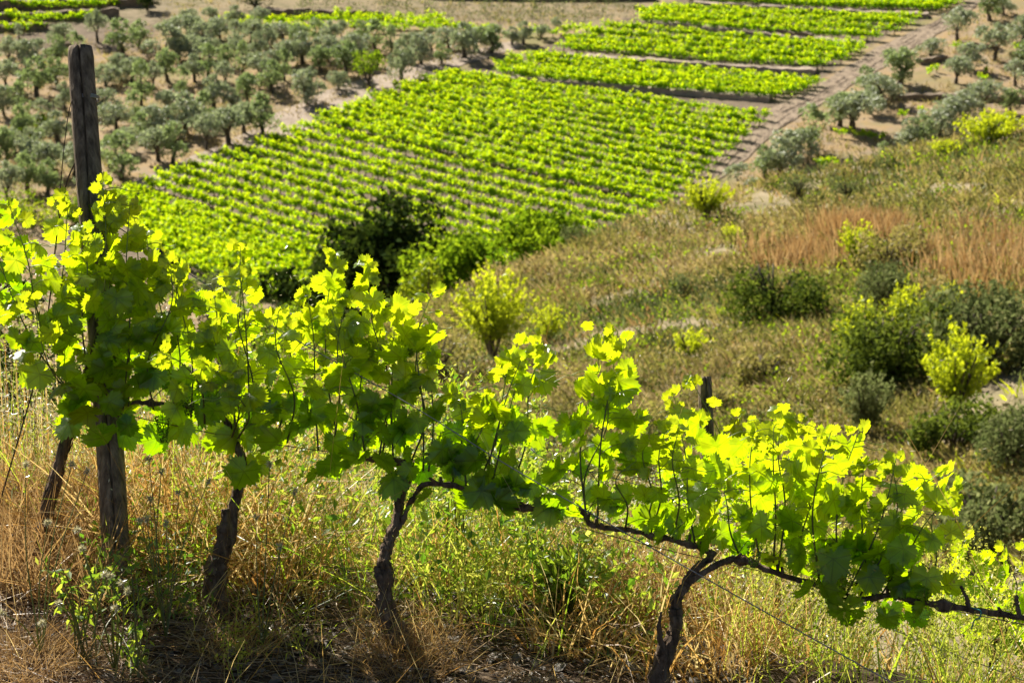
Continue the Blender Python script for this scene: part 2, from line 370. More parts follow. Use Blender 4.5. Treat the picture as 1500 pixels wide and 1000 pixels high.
# field outline in world xy, used for the soil zone
fieldL = hit_valley([100, 180, 470, 700, 940, 1010], [335, 290, 180, 95, 20, -6]); fieldR = hit_valley([850, 975, 1150, 1250, 1400], [470, 298, 155, 80, 0])
ys = np.concatenate([np.linspace(-10, 3, 14), np.arange(3.1, 12, .07), np.geomspace(12, 700, 420)])
xs = np.sign(np.linspace(-1, 1, 321)) * np.abs(np.linspace(-1, 1, 321)) ** 1.15 * .62
Y, X = np.meshgrid(ys, xs, indexing='ij'); X = X * (Y + 14)
Z = terrain(X, Y)
ny, nx = X.shape
i, j = np.meshgrid(np.arange(ny - 1), np.arange(nx - 1), indexing='ij')
q = np.stack([i * nx + j, i * nx + j + 1, (i + 1) * nx + j + 1, (i + 1) * nx + j], -1).reshape(-1, 4)
mb = MB(); mb.add(np.stack([X, Y, Z], -1), q)
ground = mb.build("ground", M_ground, smooth=True); tag(ground, kind='structure')
zn, zh, zv = z_near(X, Y), z_hill(X, Y), z_valley(X, Y)
xl = np.interp(Y, fieldL[:, 1], fieldL[:, 0]); xr = np.interp(Y, fieldR[:, 1], fieldR[:, 0])
zone = np.zeros((ny, nx, 4), np.float32); zone[..., 3] = 1
zone[..., 0] = (X > xl) & (X < xr) & (Y > 156)
zone[..., 1] = np.clip((zh - zv) * .5, 0, 1)
zone[..., 1] = np.maximum(zone[..., 1], .75 * np.clip((Y - 236) / 5, 0, 1) * (X < xl - 1)); zone[..., 0] = np.maximum(zone[..., 0], (X < -42) & (Y > 226) & (Y < 252)); zone[..., 2] = np.clip((zn - zh) * 1.0, 0, 1) * (zn > zv)
ca = ground.data.color_attributes.new("zone", 'FLOAT_COLOR', 'POINT'); ca.data.foreach_set("color", zone.ravel())
M_track = solidmat("ploughed track", (.085, .065, .046), (.27, .205, .145), 1.3, (1.6, .7, 1), .95, .9, .12, c3=(.36, .28, .20))
M_track2 = solidmat("pale dirt track", (.24, .19, .15), (.46, .37, .29), .6, (1, 1, 1), .95, .6, .06)
sheet("ploughed_track", trackR_L, trackR_R, M_track)
sheet("dirt_track", trackL_L, trackL_R, M_track2)
# ruts along the ploughed track
mb = MB()
for f in np.linspace(.12, .9, 9):
    p = smooth_path(trackR_L * (1 - f) + trackR_R * f, 200); p[:, 0] += (vnoise(p[:, 0], p[:, 1], 5, int(f * 50)) - .5) * 1.2
    p[:, 2] = terrain(p[:, 0], p[:, 1]) + .05
    tube(mb, p, .08 * np.clip(vnoise(p[:, 0], p[:, 1], .8, 11) * 2.2 - .6, .02, 1), 5)
tag(mb.build("track_ridges", M_track, smooth=True), kind='structure')

exec_sections = []
# ------------------------------------------------------------------ crowns
def blob_points(r, centres, radii, n, shell=.55, flat=1.0):
    c = np.asarray(centres, float); rad = np.asarray(radii, float)
    w_ = rad ** 2; k = r.choice(len(c), n, p=w_ / w_.sum())
    d = nrm(r.normal(size=(n, 3))); rr = (shell + (1 - shell) * r.random(n) ** .6) * (1 + .12 * r.normal(size=n))
    p = c[k] + d * (rad[k] * rr)[:, None] * np.array([1, 1, flat]); return p, k
def make_olive_meshes(seed, form):
    """4 m tall tree standing at the origin; crown of lobes carried by forked limbs"""
    r = np.random.default_rng(seed)
    trunk = MB(); h = r.uniform(.7, 1.2); lean = r.normal(size=2) * .22
    fork = np.array([lean[0], lean[1], h])
    tube(trunk, smooth_path([(0, 0, -.3), (lean[0] * .2, lean[1] * .3, h * .5), fork], 8), np.linspace(.26, .17, 8), 7, ridge=.2, seed=seed)
    nl = form['lobes']; cs = []; rs = []
    for k in range(nl):
        a = k / nl * 6.28 + r.uniform(-.4, .4); q = r.uniform(.45, 1.05) * form['w']; z = r.uniform(1.0, 3.0) * form.get('h', 1)
        cpt = np.array([math.cos(a) * q, math.sin(a) * q, z]); cs.append(cpt); rs.append(r.uniform(.8, 1.15))
        tube(trunk, smooth_path([fork, (fork + cpt) / 2 + np.array([0, 0, .15]), cpt], 6), np.linspace(.12, .03, 6), 5, ridge=.1, seed=k)
    cs.append(np.array([lean[0], lean[1], 3.15 * form.get('h', 1)])); rs.append(.85)
    cs = np.array(cs); rs = np.array(rs)
    sub = []; subr = []
    for c_, r_ in zip(cs, rs):                     # tufts on each lobe give the ragged outline
        for _ in range(7):
            d = nrm(r.normal(size=3)); d[2] = abs(d[2]) * .9 - .15; sub.append(c_ + d * r_ * .85); subr.append(r.uniform(.22, .42))
    n = form['n']
    p1, k1 = blob_points(r, cs, rs, int(n * .5), .6, .85); p2, k2 = blob_points(r, sub, subr, int(n * .6), .4)
    p = np.vstack([p1, p2]); tone = np.concatenate([r.random(len(cs))[k1], r.random(len(sub))[k2]])
    keep = vnoise(p[:, 0] + p[:, 2] * .7, p[:, 1] - p[:, 2] * .6, .55, seed) > .21
    p = p[keep]; tone = tone[keep]
    cr_ = MB(); leafquads(cr_, p, r.uniform(.24, .46, len(p)), 2.0, var=np.clip(.25 + .45 * tone + r.normal(size=len(p)) * .16, 0, 1), r=r, updir=.5)
    return trunk.mesh("trunk", M_obark, True), cr_.mesh("crown", M_olive2 if seed % 3 == 1 else M_olive)
forms = [dict(lobes=5, w=1.0, n=1350), dict(lobes=4, w=.8, n=1140), dict(lobes=6, w=1.2, n=1575), dict(lobes=3, w=.85, n=930), dict(lobes=5, w=1.1, n=1140, h=.85), dict(lobes=4, w=1.15, n=1350, h=1.1), dict(lobes=3, w=.6, n=900, h=1.2), dict(lobes=7, w=1.45, n=1500, h=.8), dict(lobes=2, w=1.0, n=650, h=1.0)]
OLIVES = [make_olive_meshes(40 + k, f) for k, f in enumerate(forms)]
def thing2(name, loc, label, cat, group, parts, scale=1.0, rot=0.0, sx=1.0):
    o = empty(name, loc, label, cat, group); o.scale = (scale * sx, scale * sx, scale); o.rotation_euler = (0, 0, rot)
    for nm, me in parts:
        c = bpy.data.objects.new(nm, me); C.objects.link(c); c.parent = o
    return o
# left grove, base points read off the photograph: u, v, height in px
LG = [(53,141,47),(83,123,40),(143,62,40),(180,79,46),(204,68,36),(237,87,42),(283,87,42),(88,65,34),(207,153,48),(155,125,36),(268,139,38),
 (313,157,40),(363,152,40),(448,150,48),(385,195,46),(357,192,42),(335,209,55),(302,218,48),(253,238,52),(232,234,44),(183,222,45),(177,263,50),
 (272,193,46),(228,197,46),(170,187,42),(75,255,48),(48,246,46),(8,241,44),(12,298,46),(40,279,46),(70,284,42),(33,203,42),(60,188,38),(84,207,40),
 (6,168,44),(30,166,38),(397,136,44),(417,119,40),(381,122,40),(305,115,36),(356,108,36),(332,99,34),(246,119,38),(193,120,38),(174,112,30),
 (497,132,34),(470,108,36),(443,95,36),(420,98,32),(588,117,46),(617,94,40),(647,92,24),(680,83,40),(697,71,38),(720,76,38),(750,63,26),(767,62,26),
 (793,55,24),(815,47,20),(507,112,40),(522,95,38),(550,78,36),(573,83,36),(600,77,34),(633,75,32),(657,68,30),
 (15,97,38),(40,103,36),(62,97,36),(86,96,34),(112,92,34),(10,130,36),(28,60,20),(255,62,34),(278,58,36),(300,66,34),(322,58,34),(345,70,36),(368,62,34),
 (392,72,36),(415,62,32),(438,72,34),(462,66,32),(484,76,34),(505,70,30),(530,66,30),(262,88,34),(308,88,34),(348,86,32),(378,92,34),(400,100,32),(480,92,34),
 (455,122,24),(225,130,30),(285,120,32),(330,130,34),(150,165,36),(200,180,34),(120,215,44),(110,262,44),(95,160,38),(130,290,36),(300,180,34),(245,165,38),(340,160,30),(380,40,28),(345,38,26),(275,36,26),(310,36,24),(208,208,36),(22,222,36),(60,226,34),(160,245,34),(255,205,30)]
LG = [t for t in LG if not (t[0] in (120, 150) and False)]
band_names = ["top", "second", "third", "fourth", "fifth", "sixth", "seventh", "lowest"]
LG.sort(key=lambda t: t[1]); nb = 8; per = math.ceil(len(LG) / nb)
for b in range(nb):
    grp = sorted(LG[b * per:(b + 1) * per])
    for k, (u, v, h) in enumerate(grp):
        p = hit_valley(u, v); D = p[1] * cp - p[2] * sp_
        sc_ = h * D / FOC / 3.35
        look = "small" if h < 33 else ("tall" if h > 44 else "rounded")
        vi = int(rng.integers(0, 9))
        thing2("olive_tree", p, f"{look} olive tree, {ordn(k + 1)} from the left in the {band_names[b]} band of the left grove", "olive tree",
               "olive trees of the left grove", [("trunk", OLIVES[vi][0]), ("crown", OLIVES[vi][1])], sc_ * rng.uniform(.85, 1.15), rng.uniform(0, 6.28), rng.uniform(.85, 1.3))
RG = [(1450,30,38),(1402,60,38),(1457,90,42),(1497,63,35),(1362,83,26),(1318,125,45),(1290,150,42),(1270,138,34),(1248,191,55),(1230,186,42),
 (1187,222,50),(1165,233,45),(1143,260,52),(1122,260,42),(1088,282,40),(1400,124,38),(1421,104,34),(1437,163,44),(1410,187,42),(1392,192,38),(1378,201,42),
 (1353,220,42),(1332,218,38),(1487,127,35),(1497,101,34),(1293,232,18),(1275,168,34),(1480,165,30),(1470,20,24)]
RG.sort(key=lambda t: t[1])
for b in range(4):
    grp = sorted(RG[b * 8:(b + 1) * 8])
    for k, (u, v, h) in enumerate(grp):
        p = hit_valley(u, v); D = p[1] * cp - p[2] * sp_; vi = int(rng.integers(0, 9))
        look = "small" if h < 33 else ("large bushy" if h > 44 else "round")
        thing2("olive_tree", p, f"{look} olive tree, {ordn(k + 1)} from the left in the {['top', 'upper', 'lower', 'bottom'][b]} band beyond the track", "olive tree",
               "olive trees right of the ploughed track", [("trunk", OLIVES[vi][0]), ("crown", OLIVES[vi][1])], h * D / FOC / 3.25, rng.uniform(0, 6.28), rng.uniform(1.05, 1.35))
def crown_tree(name, p, H, W, mat, label, cat, n, seed, leaf=.3, lobes=9, low=.25, tr=.2, trunk_mat=None, gap=.2, parts=True, asp=1.9, updir=0.0, shape=None):
    r = np.random.default_rng(seed); o = empty(name, p, label, cat)
    cs, rs = [], []
    for k in range(lobes):
        a = r.uniform(0, 6.28); q = math.sqrt(r.random()) * W * .44; z = H * r.uniform(low + .12, .84)
        q *= math.sqrt(max(.15, 1 - ((z / H - .5) / .55) ** 2))
        cs.append((math.cos(a) * q, math.sin(a) * q, z)); rs.append(W * r.uniform(.18, .28))
    cs.append((0, 0, H * .55)); rs.append(W * .3)
    sub, sr = [], []
    for c_, r_ in zip(cs, rs):
        for _ in range(6):
            d = nrm(r.normal(size=3)); d[2] = d[2] * .8 + .15; sub.append(np.array(c_) + d * r_ * .9); sr.append(r_ * r.uniform(.25, .5))
    p1, k1 = blob_points(r, cs, rs, int(n * .45), .6); p2, k2 = blob_points(r, sub, sr, int(n * .6), .3)
    q = np.vstack([p1, p2]); tone = np.concatenate([r.random(len(cs))[k1], r.random(len(sub))[k2]])
    keep = (vnoise(q[:, 0] + q[:, 2] * .7, q[:, 1] - q[:, 2] * .6, W * .12, seed) > gap) & (q[:, 2] > .02)
    q, tone = q[keep], tone[keep]
    t = MB(); tube(t, smooth_path([(0, 0, -.3), (.05 * W, 0, H * .25), (0, 0, H * .6)], 8), np.linspace(tr, tr * .4, 8), 7, ridge=.15, seed=seed)
    for k in range(min(6, lobes)): tube(t, smooth_path([(0, 0, H * .15), (np.array(cs[k]) * .6), np.array(cs[k])], 6), np.linspace(tr * .5, tr * .12, 6), 5)
    t.build("trunk", trunk_mat or M_obark, o, True)
    c = MB(); leafquads(c, q, r.uniform(.7, 1.3, len(q)) * leaf, asp, var=np.clip(.15 + .5 * tone + r.normal(size=len(q)) * .18, 0, 1), r=r, updir=updir)
    c.build("crown", mat, o); return o
def place(u, v, D): return P(u, v, D)
def on_ground(u, D):
    """ground point below the column u at distance D"""
    x = (u - 750) / FOC * D; y = np.linspace(D * .8, D * 1.1, 400); z = terrain(x + 0 * y, y); dd = y * cp - z * sp_
    i = int(np.argmin(abs(dd - D))); return np.array([x, y[i], z[i]])
def px_tree(name, u, vtop, D, wpx, mat, label, cat, n, seed, hpx=None, **kw):
    """tree or shrub whose top shows at u, vtop; it stands on the ground at distance D"""
    g = on_ground(u, D); top = P(u, vtop, D)[2]; H = max(top - g[2], .3) * 1.06; wpx = wpx * 1.15
    return crown_tree(name, g, H, wpx * D / FOC, mat, label, cat, n, seed, **kw)
# the bright round tree of the grove and the darker ones at the top
g = hit_valley(539, 129); crown_tree("broadleaf_tree", g, 4.6, 3.9, M_green, "bright leaf-green round tree standing alone by the dirt track among the grey olives", "tree", 1300, 11, leaf=.26, tr=.22, low=.35)
g = hit_valley(372, 14); crown_tree("dark_tree", g, 3.2, 5.0, M_oak, "dark green tree cut by the top edge above the left grove", "tree", 900, 12, leaf=.34)
g = hit_valley(215, 16); crown_tree("dark_tree", g, 2.6, 3.2, M_oak, "dark tree at the top edge at the right end of the stone terraces", "tree", 700, 13, leaf=.34)
for k, (u, v, w_, h_) in enumerate([(62, 187, 26, 22), (45, 212, 22, 24), (20, 322, 60, 46), (62, 336, 58, 36), (108, 330, 40, 40), (160, 312, 30, 20)]):
    g = hit_valley(u, v); D = g[1] * cp - g[2] * sp_
    crown_tree("green_bush", g, h_ * D / FOC, w_ * D / FOC * 1.2, M_green if k < 2 else M_lime if k in (3, 5) else M_green,
               ["small fresh green bush between olives left of the post", "leaning green bush just below the small fresh green one", "wide green bush at the left edge above the vine leaves",
                "lime green bush behind the vine leaves left of the post", "dark-leaved bush touching the left side of the big post", "low lime bush at the left corner of the field vineyard"][k], "bush", 700, 60 + k, leaf=.26, low=.0, tr=.08)
# the hedge of trees in the dip
px_tree("holm_oak", 562, 284, 98, 200, M_oak, "dark holm oak with a wide dense crown in front of the vineyard", "tree", 9000, 21, leaf=.40, lobes=16, low=.1, tr=.3)
px_tree("holm_oak", 455, 352, 92, 95, M_oak, "low grey-dark holm oak against the left side of the wide dark one", "tree", 3600, 22, leaf=.34, lobes=9, low=.2)
px_tree("broadleaf_tree", 680, 330, 90, 140, M_green, "green leafy tree right of the dark holm oak", "tree", 5200, 23, leaf=.30, lobes=12, low=.2)
px_tree("broadleaf_tree", 800, 303, 92, 120, M_green, "soft yellow-green tree at the foot of the vineyard, below its right corner", "tree", 4600, 24, leaf=.28, lobes=10, low=.2)
px_tree("willow_bush", 620, 368, 84, 60, M_lime, "lime green bush squeezed between the holm oak and the green tree", "bush", 1600, 25, leaf=.2)
px_tree("willow_bush", 430, 418, 80, 90, M_green, "bright green bush below the low grey-dark holm oak", "bush", 2200, 26, leaf=.2, low=.05, lobes=14)
px_tree("willow_bush", 375, 390, 84, 70, M_green, "mid green bush behind the shoot tips at the first gap in the vine row", "bush", 1600, 27, leaf=.2, low=.05, lobes=14)
px_tree("grey_bush", 300, 358, 96, 80, M_grey, "grey-green bush at the lower left end of the vineyard rows", "bush", 1800, 28, leaf=.22, low=.05, lobes=14)
px_tree("grey_bush", 400, 362, 98, 60, M_grey, "small grey bush left of the low grey-dark holm oak", "bush", 1300, 29, leaf=.22, low=.05, lobes=14)
px_tree("willow_bush", 250, 335, 100, 90, M_green, "dark green bush over the lowest vineyard rows right of the post", "bush", 1900, 30, leaf=.22, low=.05, lobes=14)
px_tree("willow_bush", 340, 344, 99, 70, M_green, "leaf-green bush on the lowest vineyard row, left of the grey bushes", "bush", 1500, 34, leaf=.22, low=.05, lobes=14)
px_tree("oleaster_bush", -10, 380, 8.6, 260, M_oak, "dark shaded olive bush at the left edge behind the grass", "bush", 5200, 31, leaf=.05, lobes=12, low=.05, tr=.03, asp=4)
px_tree("grey_bush", 500, 405, 88, 60, M_grey, "grey bush in the shade in front of the wide holm oak", "bush", 1200, 32, leaf=.2, low=.05, lobes=14)
px_tree("grey_bush", 845, 330, 86, 50, M_grey, "dull brown-green bush where the scrub crest meets the vineyard corner", "bush", 900, 33, leaf=.16, low=.3)

# ------------------------------------------------------------------ field vineyard
def field_vine(seed):
    r = np.random.default_rng(seed); mb = MB()
    tube(mb, [(0, 0, -.1), (.03, 0, .3), (0, .02, .6)], [.06, .05, .04], 5, m=1)
    ns = int(r.integers(6, 9))
    for k in range(ns):
        a = r.uniform(0, 6.28); b = np.array([math.cos(a) * .26, math.sin(a) * .11, .45]); tip = np.array([b[0] * 3.2 + r.normal() * .22, b[1] * 1.3 + r.normal() * .06, r.uniform(.8, 1.15)])
        n = 14; t = r.random(n)[:, None]; p = b * (1 - t) + tip * t + r.normal(size=(n, 3)) * (.13 * (1 - t * .5)) + np.array([0, 0, .05])
        leafquads(mb, p, r.uniform(.16, .27, n), 1.25, normal_bias=(0, .6, 0), var=np.clip(.15 + .75 * t[:, 0] + r.normal(size=n) * .15, 0, 1), r=r)
    n = 30; p = r.normal(size=(n, 3)) * [.50, .12, .13] + [0, 0, .62]
    leafquads(mb, p, r.uniform(.16, .26, n), 1.2, var=r.random(n) * .5, r=r)
    return mb
FV = [field_vine(200 + k) for k in range(8)]
for mb in FV:
    mb.cv = np.concatenate(mb.v); mb.cq = np.concatenate(mb.f[4]); mb.ct = np.concatenate(mb.f[3]) if mb.f[3] else np.zeros((0, 3), int)
    mb.cm = np.concatenate(mb.m[4]); mb.ca = np.concatenate(mb.a)
FVM = [mb.mesh("vine", [M_field, M_bark]) for mb in FV]
Lk = np.array([[700, 97], [470, 180], [180, 290], [60, 345.]]); Rk = np.array([[1150, 153], [975, 300], [845, 470], [760, 600.]])
TOPU = [-50,0,20,60,90,110,130,150,190,215,240,270,300,330,350,365,400,430,450,490,510,540,560,600,640,650,690,720,740,775,798,812,830,850,870,905,918,935,980,1000,1050,1100,1140,1200,1255,1275,1300,1350,1385,1410]
TOPV = [300,302,300,390,300,330,330,268,300,330,362,385,390,400,358,440,450,440,412,372,408,388,428,424,430,520,600,560,520,500,500,640,600,520,490,482,560,610,600,600,615,625,598,622,628,690,668,672,690,760]
rowlist = []                                        # each row: array of vine positions (x,y)
def row_between(pl, pr, spacing=.74):
    a, b = hit_valley(*pl)[:2], hit_valley(*pr)[:2]; n = int(np.linalg.norm(b - a) / spacing); t = np.linspace(0, 1, n)[:, None]
    p = a * (1 - t) + b * t; nn = nrm((b - a)[::-1] * [1, -1])
    return p + nn * (2.0 * np.sin(t * math.pi) * .5)
for i_, tt in enumerate(np.concatenate([np.arange(.17, 1, 1 / 15.), np.arange(1, 2.7, .080)])):
    k = min(int(tt), 2); f = tt - k
    pl = Lk[k] * (1 - f) + Lk[k + 1] * f; pr = Rk[k] * (1 - f) + Rk[k + 1] * f
    rowlist.append(('main', row_between(pl, pr)))
bands = [([(780, 85), (735, 97), (742, 112)], [(1198, 128), (1175, 136), (1138, 147)]),
         ([(893, 46), (840, 62), (826, 73)], [(1254, 75), (1256, 86), (1205, 102)]),
         ([(962, 20), (935, 28), (945, 36)], [(1338, 33), (1322, 45), (1278, 60)]),
         ([(1010, -8), (1010, -1), (1012, 5)], [(1410, 2), (1400, 10), (1378, 17)])]
for bi, (ls, rs) in enumerate(bands):
    L_, R_ = np.array(ls, float), np.array(rs, float); n = len(ls) + (2 if bi < 2 else 1)
    for f in np.linspace(0, len(ls) - 1, n):
        k = min(int(f), len(ls) - 2); g_ = f - k
        rowlist.append(('band', row_between(L_[k] * (1 - g_) + L_[k + 1] * g_, R_[k] * (1 - g_) + R_[k + 1] * g_)))
for pl, pr in [((335, 34), (500, 36)), ((352, 43), (470, 47)), ((505, 28), (640, 33)), ((515, 36), (650, 40)), ((520, 44), (640, 46)), ((650, 42), (720, 48)), ((770, 50), (860, 46)), ((0, 14), (165, 12)), ((0, 33), (130, 30)), ((0, 45), (60, 46))]:
    rowlist.append(('far', row_between(pl, pr, 1.1)))
allv = []; rowang = [math.atan2(*(p_[-1] - p_[0])[::-1]) for _, p_ in rowlist]
for ri, (kind, pts) in enumerate(rowlist):
    pts = pts + rng.normal(size=pts.shape) * .12; z = terrain(pts[:, 0], pts[:, 1]); p3 = np.c_[pts, z]
    u, v, d = to_px(p3)
    ok = (u > -40) & (u < 1540) & (v > -25) & (z - z_valley(pts[:, 0], pts[:, 1]) < .05) & (rng.random(len(u)) > .035)
    lim = np.interp(u, TOPU, TOPV)
    ok &= (v - 18 < lim + 20)
    hidden = ~in_sight(p3, 1.0); ok &= ~hidden
    for q_, uu, vv, dd in zip(p3[ok], u[ok], v[ok], d[ok]): allv.append((dd, ri, kind, q_, uu, vv))
allv.sort(key=lambda a: a[0])
mains = [a for a in allv if a[2] == 'main']
chosen = mains[:300]; cset = set(id(a) for a in chosen)
used_rows = sorted({a[1] for a in chosen}, reverse=True)
for (dd, ri, kind, q_, uu, vv) in chosen:
    k = used_rows.index(ri) + 1
    o = bpy.data.objects.new("field_vine", FVM[int(rng.integers(0, 8))]); C.objects.link(o); o.location = tuple(q_)
    s = rng.uniform(.92, 1.2); o.scale = (s, s, s * rng.uniform(.9, 1.15)); o.rotation_euler = (0, 0, rowang[ri] + rng.normal() * .12 + (math.pi if rng.random() < .5 else 0))
    tag(o, f"bright green vine, {ordn(k)} row up from the near edge of the field", "grapevine", "vines in the near rows of the field vineyard")
mb = MB()
for a in allv:
    if id(a) in cset: continue
    m_ = FV[int(rng.integers(0, 8))]; s = rng.uniform(.95, 1.2) * (1.12 if a[2] != 'main' else 1.04 if a[1] < 13 else 1.0); an = rowang[a[1]] + rng.normal() * .15; ca_, sa_ = math.cos(an) * s, math.sin(an) * s
    v = m_.cv; v2 = np.c_[v[:, 0] * ca_ - v[:, 1] * sa_, v[:, 0] * sa_ + v[:, 1] * ca_, v[:, 2] * s * rng.uniform(.9, 1.1)] + a[3]
    leaf = m_.cm == 0
    mb.add(v2, m_.cq[leaf], None, m_.ca, 0); b0 = mb.n - len(v2)
    mb.f[4].append(m_.cq[~leaf].astype(np.int32) + b0); mb.m[4].append(np.ones((~leaf).sum(), np.int32))
tag(mb.build("vineyard", [M_field, M_bark]), "bright green rows of vines filling the terraced field beyond the near rows", "vineyard", kind='stuff')

# small vines on the terraces right of the track and on the top left terraces
for k, (u, v) in enumerate([(1400, 74), (1411, 74), (1443, 110), (1372, 108), (1361, 112), (1440, 122), (1233, 203), (1257, 204), (1268, 205), (1281, 208), (1293, 208),
                            (1202, 246), (1212, 246), (1224, 246), (1243, 246), (1290, 242), (1302, 238), (1312, 235), (1340, 232), (1350, 168), (1322, 173), (1480, 155), (1490, 76), (1130, 262), (1420, 215), (1385, 222), (1370, 226)]):
    o = bpy.data.objects.new("small_vine", FVM[k % 8]); C.objects.link(o); q_ = hit_valley(u, v); o.location = tuple(q_); s = rng.uniform(.75, 1.05); o.scale = (s, s, s); o.rotation_euler = (0, 0, rng.uniform(0, 6))
    tag(o, f"small lime vine among the olives beyond the track, {ordn(k + 1)} from the top", "grapevine", "small vines among the right-hand olives")
def wall(u0, v0, u1, v1, h, label, cat="stone wall", name="terrace_wall", mat=None, th=.5):
    a, b = hit_valley(u0, v0), hit_valley(u1, v1); n = max(6, int(np.linalg.norm(b - a) / .6)); t = np.linspace(0, 1, n)[:, None]; p = a * (1 - t) + b * t
    p[:, 2] = terrain(p[:, 0], p[:, 1]); d = nrm(b - a); s = np.array([-d[1], d[0], 0]) * th; mb = MB()
    hh = h * (.85 + .3 * rng.random(n))[:, None] * np.array([0, 0, 1.]); lo = np.array([0, 0, -.3])
    jit = lambda: rng.normal(size=(n, 3)) * .06
    r0, r1, r2, r3 = p - s + lo, p - s * .8 + hh + jit(), p + s * .8 + hh + jit(), p + s + lo
    v = np.stack([r0, r1, r2, r3], 1).reshape(-1, 3); i = np.arange(n - 1) * 4
    q = np.concatenate([np.stack([i + k, i + 4 + k, i + 5 + k, i + 1 + k], -1) for k in range(3)])
    q = np.vstack([q, [[0, 1, 2, 3]], [[4 * n - 1, 4 * n - 2, 4 * n - 3, 4 * n - 4]]])
    mb.add(v, q); return tag(mb.build(name, mat or M_wall, origin=tuple(a)), label, cat)
wall(-20, 15, 222, 9, 1.0, "upper dark dry stone terrace bank at the top left corner")
wall(-20, 33, 175, 26, 1.0, "middle dark dry stone terrace bank at the top left")
wall(-20, 47, 70, 44, .8, "lowest short dark terrace bank at the left edge")
wall(1306, 146, 1520, 150, .55, "low stone retaining wall crossing between the right-hand olives")
wall(1345, 96, 1385, 90, .5, "short grey stone heap above the right-hand retaining wall")
wall(930, 14, 1010, 20, .4, "low earth bank at the upper left corner of the vineyard")
wall(1140, 53, 1190, 60, .8, "short pale stone wall showing between two vineyard terraces")
wall(630, -3, 960, 2, .8, "long grey rocky bank along the top edge")
wall(385, 22, 560, 26, .8, "brown earth bank above the left grove")
for k, (a_, b_) in enumerate([((722, 113), (1128, 148)), ((830, 82), (1195, 108)), ((955, 37), (1260, 68)), ((1015, 9), (1360, 24)) ]):
    wall(*a_, *b_, .45, ["lowest earth bank between vineyard terraces", "second earth bank up between vineyard terraces", "third earth bank up between vineyard terraces", "topmost earth bank between vineyard terraces"][k], "earth bank", "earth_bank", M_track2, 1.0)
# young plants of the bare field along the top, and dry weeds of the grove
uu = rng.uniform(430, 940, 260); vv = rng.choice([4, 9, 14, 19, 24, 29], 260) + rng.normal(size=260) * .8
p = hit_valley(uu, vv); mb = MB()
for q_ in p:
    n = 12; leafquads(mb, q_ + rng.normal(size=(n, 3)) * [.3, .3, .3] + [0, 0, .6], rng.uniform(.15, .3, n), 1.6, var=rng.random(n)); blades(mb, [q_], [[0, 0, 1]], .9, .08)
tag(mb.build("young_plants", M_grey), "rows of tiny dark young plants in the bare field along the top", "young plants", kind='stuff')
def tufts(name, P0, n_bl, hgt, spread, wid, mats, label, cat, var=None, mchoice=None, seed=1, bend=.25, up=1.6):
    r = np.random.default_rng(seed); n = len(P0); base = np.repeat(P0, n_bl, 0); H = np.repeat(hgt, n_bl) * r.uniform(.5, 1.1, n * n_bl)
    off = r.normal(size=(n * n_bl, 3)) * np.repeat(spread, n_bl)[:, None]; off[:, 2] = 0
    d = off / np.repeat(spread, n_bl)[:, None] * .45 + r.normal(size=off.shape) * .25; d[:, 2] = up
    mb = MB(); vr = np.clip(np.repeat(r.random(n) if var is None else var, n_bl) + r.normal(size=n * n_bl) * .15, 0, 1)
    if mchoice is None: mchoice = np.zeros(n, int)
    mc = np.repeat(mchoice, n_bl); W_ = np.repeat(np.broadcast_to(wid, (n,)), n_bl)
    for k in np.unique(mchoice):
        s = mc == k; blades(mb, base[s] + off[s], d[s], H[s], W_[s], bend, vr[s], int(k), r=r)
    return tag(mb.build(name, mats), label, cat, kind='stuff')
# grove weeds
u = rng.uniform(-500, 1600, 11500); v = rng.uniform(0, 360, 11500)
p = hit_valley(u, v); inf = (p[:, 0] > np.interp(p[:, 1], fieldL[:, 1], fieldL[:, 0]) - 3) & (p[:, 0] < np.interp(p[:, 1], trackR_R[:, 1], trackR_R[:, 0]) + 1)
nn_ = vnoise(p[:, 0], p[:, 1], 9, 21); p = p[(~inf) & (nn_ > .28)]
n = len(p); tufts("dry_weeds", p, 6, rng.uniform(.25, .8, n), rng.uniform(.3, .7, n), .12, [M_hay, M_scrub], "patches of dry weeds on the earth between the olive trees", "weeds",
                 mchoice=(vnoise(p[:, 0], p[:, 1], 5, 31) > .45).astype(int), seed=5)

# ------------------------------------------------------------------ scrub hillside
def hill_sample(n, f=lambda u, v: np.ones_like(u, bool)):
    u = rng.uniform(400, 1560, n); v = rng.uniform(190, 830, n); k = f(u, v); p = hit(u[k], v[k], 11); d = p[:, 1]
    m = (z_hill(p[:, 0], p[:, 1]) >= terrain(p[:, 0], p[:, 1]) - .01) & (p[:, 1] < 95); return p[m]
p = hill_sample(30000); D = p[:, 1]
a1 = vnoise(p[:, 0], p[:, 1], 4.5, 41); a2 = vnoise(p[:, 0], p[:, 1], 1.8, 43); rr = rng.random(len(p))
a3 = vnoise(p[:, 0], p[:, 1], 3.1, 44); keep = (a2 * .6 + rr * .6 > .42) & (a3 + rng.normal(size=len(p)) * .06 > .27); p = p[keep]; a1 = a1[keep]; a2 = a2[keep]; D = D[keep]; rr = rng.random(len(p)); n = len(p)
mc = np.where(a1 + (rr - .5) * .5 > .70, 1, np.where(a1 + (rr - .5) * .6 < .20, 2, 0))
upper = np.interp(D, [35, 55], [0, 1])
mc = np.where((rng.random(n) < .05), 3, mc)
tufts("scrub", p, 7, rng.uniform(.18, .5, n) * (.8 + .5 * upper), rng.uniform(.12, .3, n), .022 + .0009 * D, [M_scrub, M_hay, M_grey, M_rust], "low brown and olive scrub covering the near hillside", "scrub", mchoice=mc, var=np.clip(a2 * .9 + rng.normal(size=n) * .15, 0, 1), seed=6, up=1.3, bend=.15)
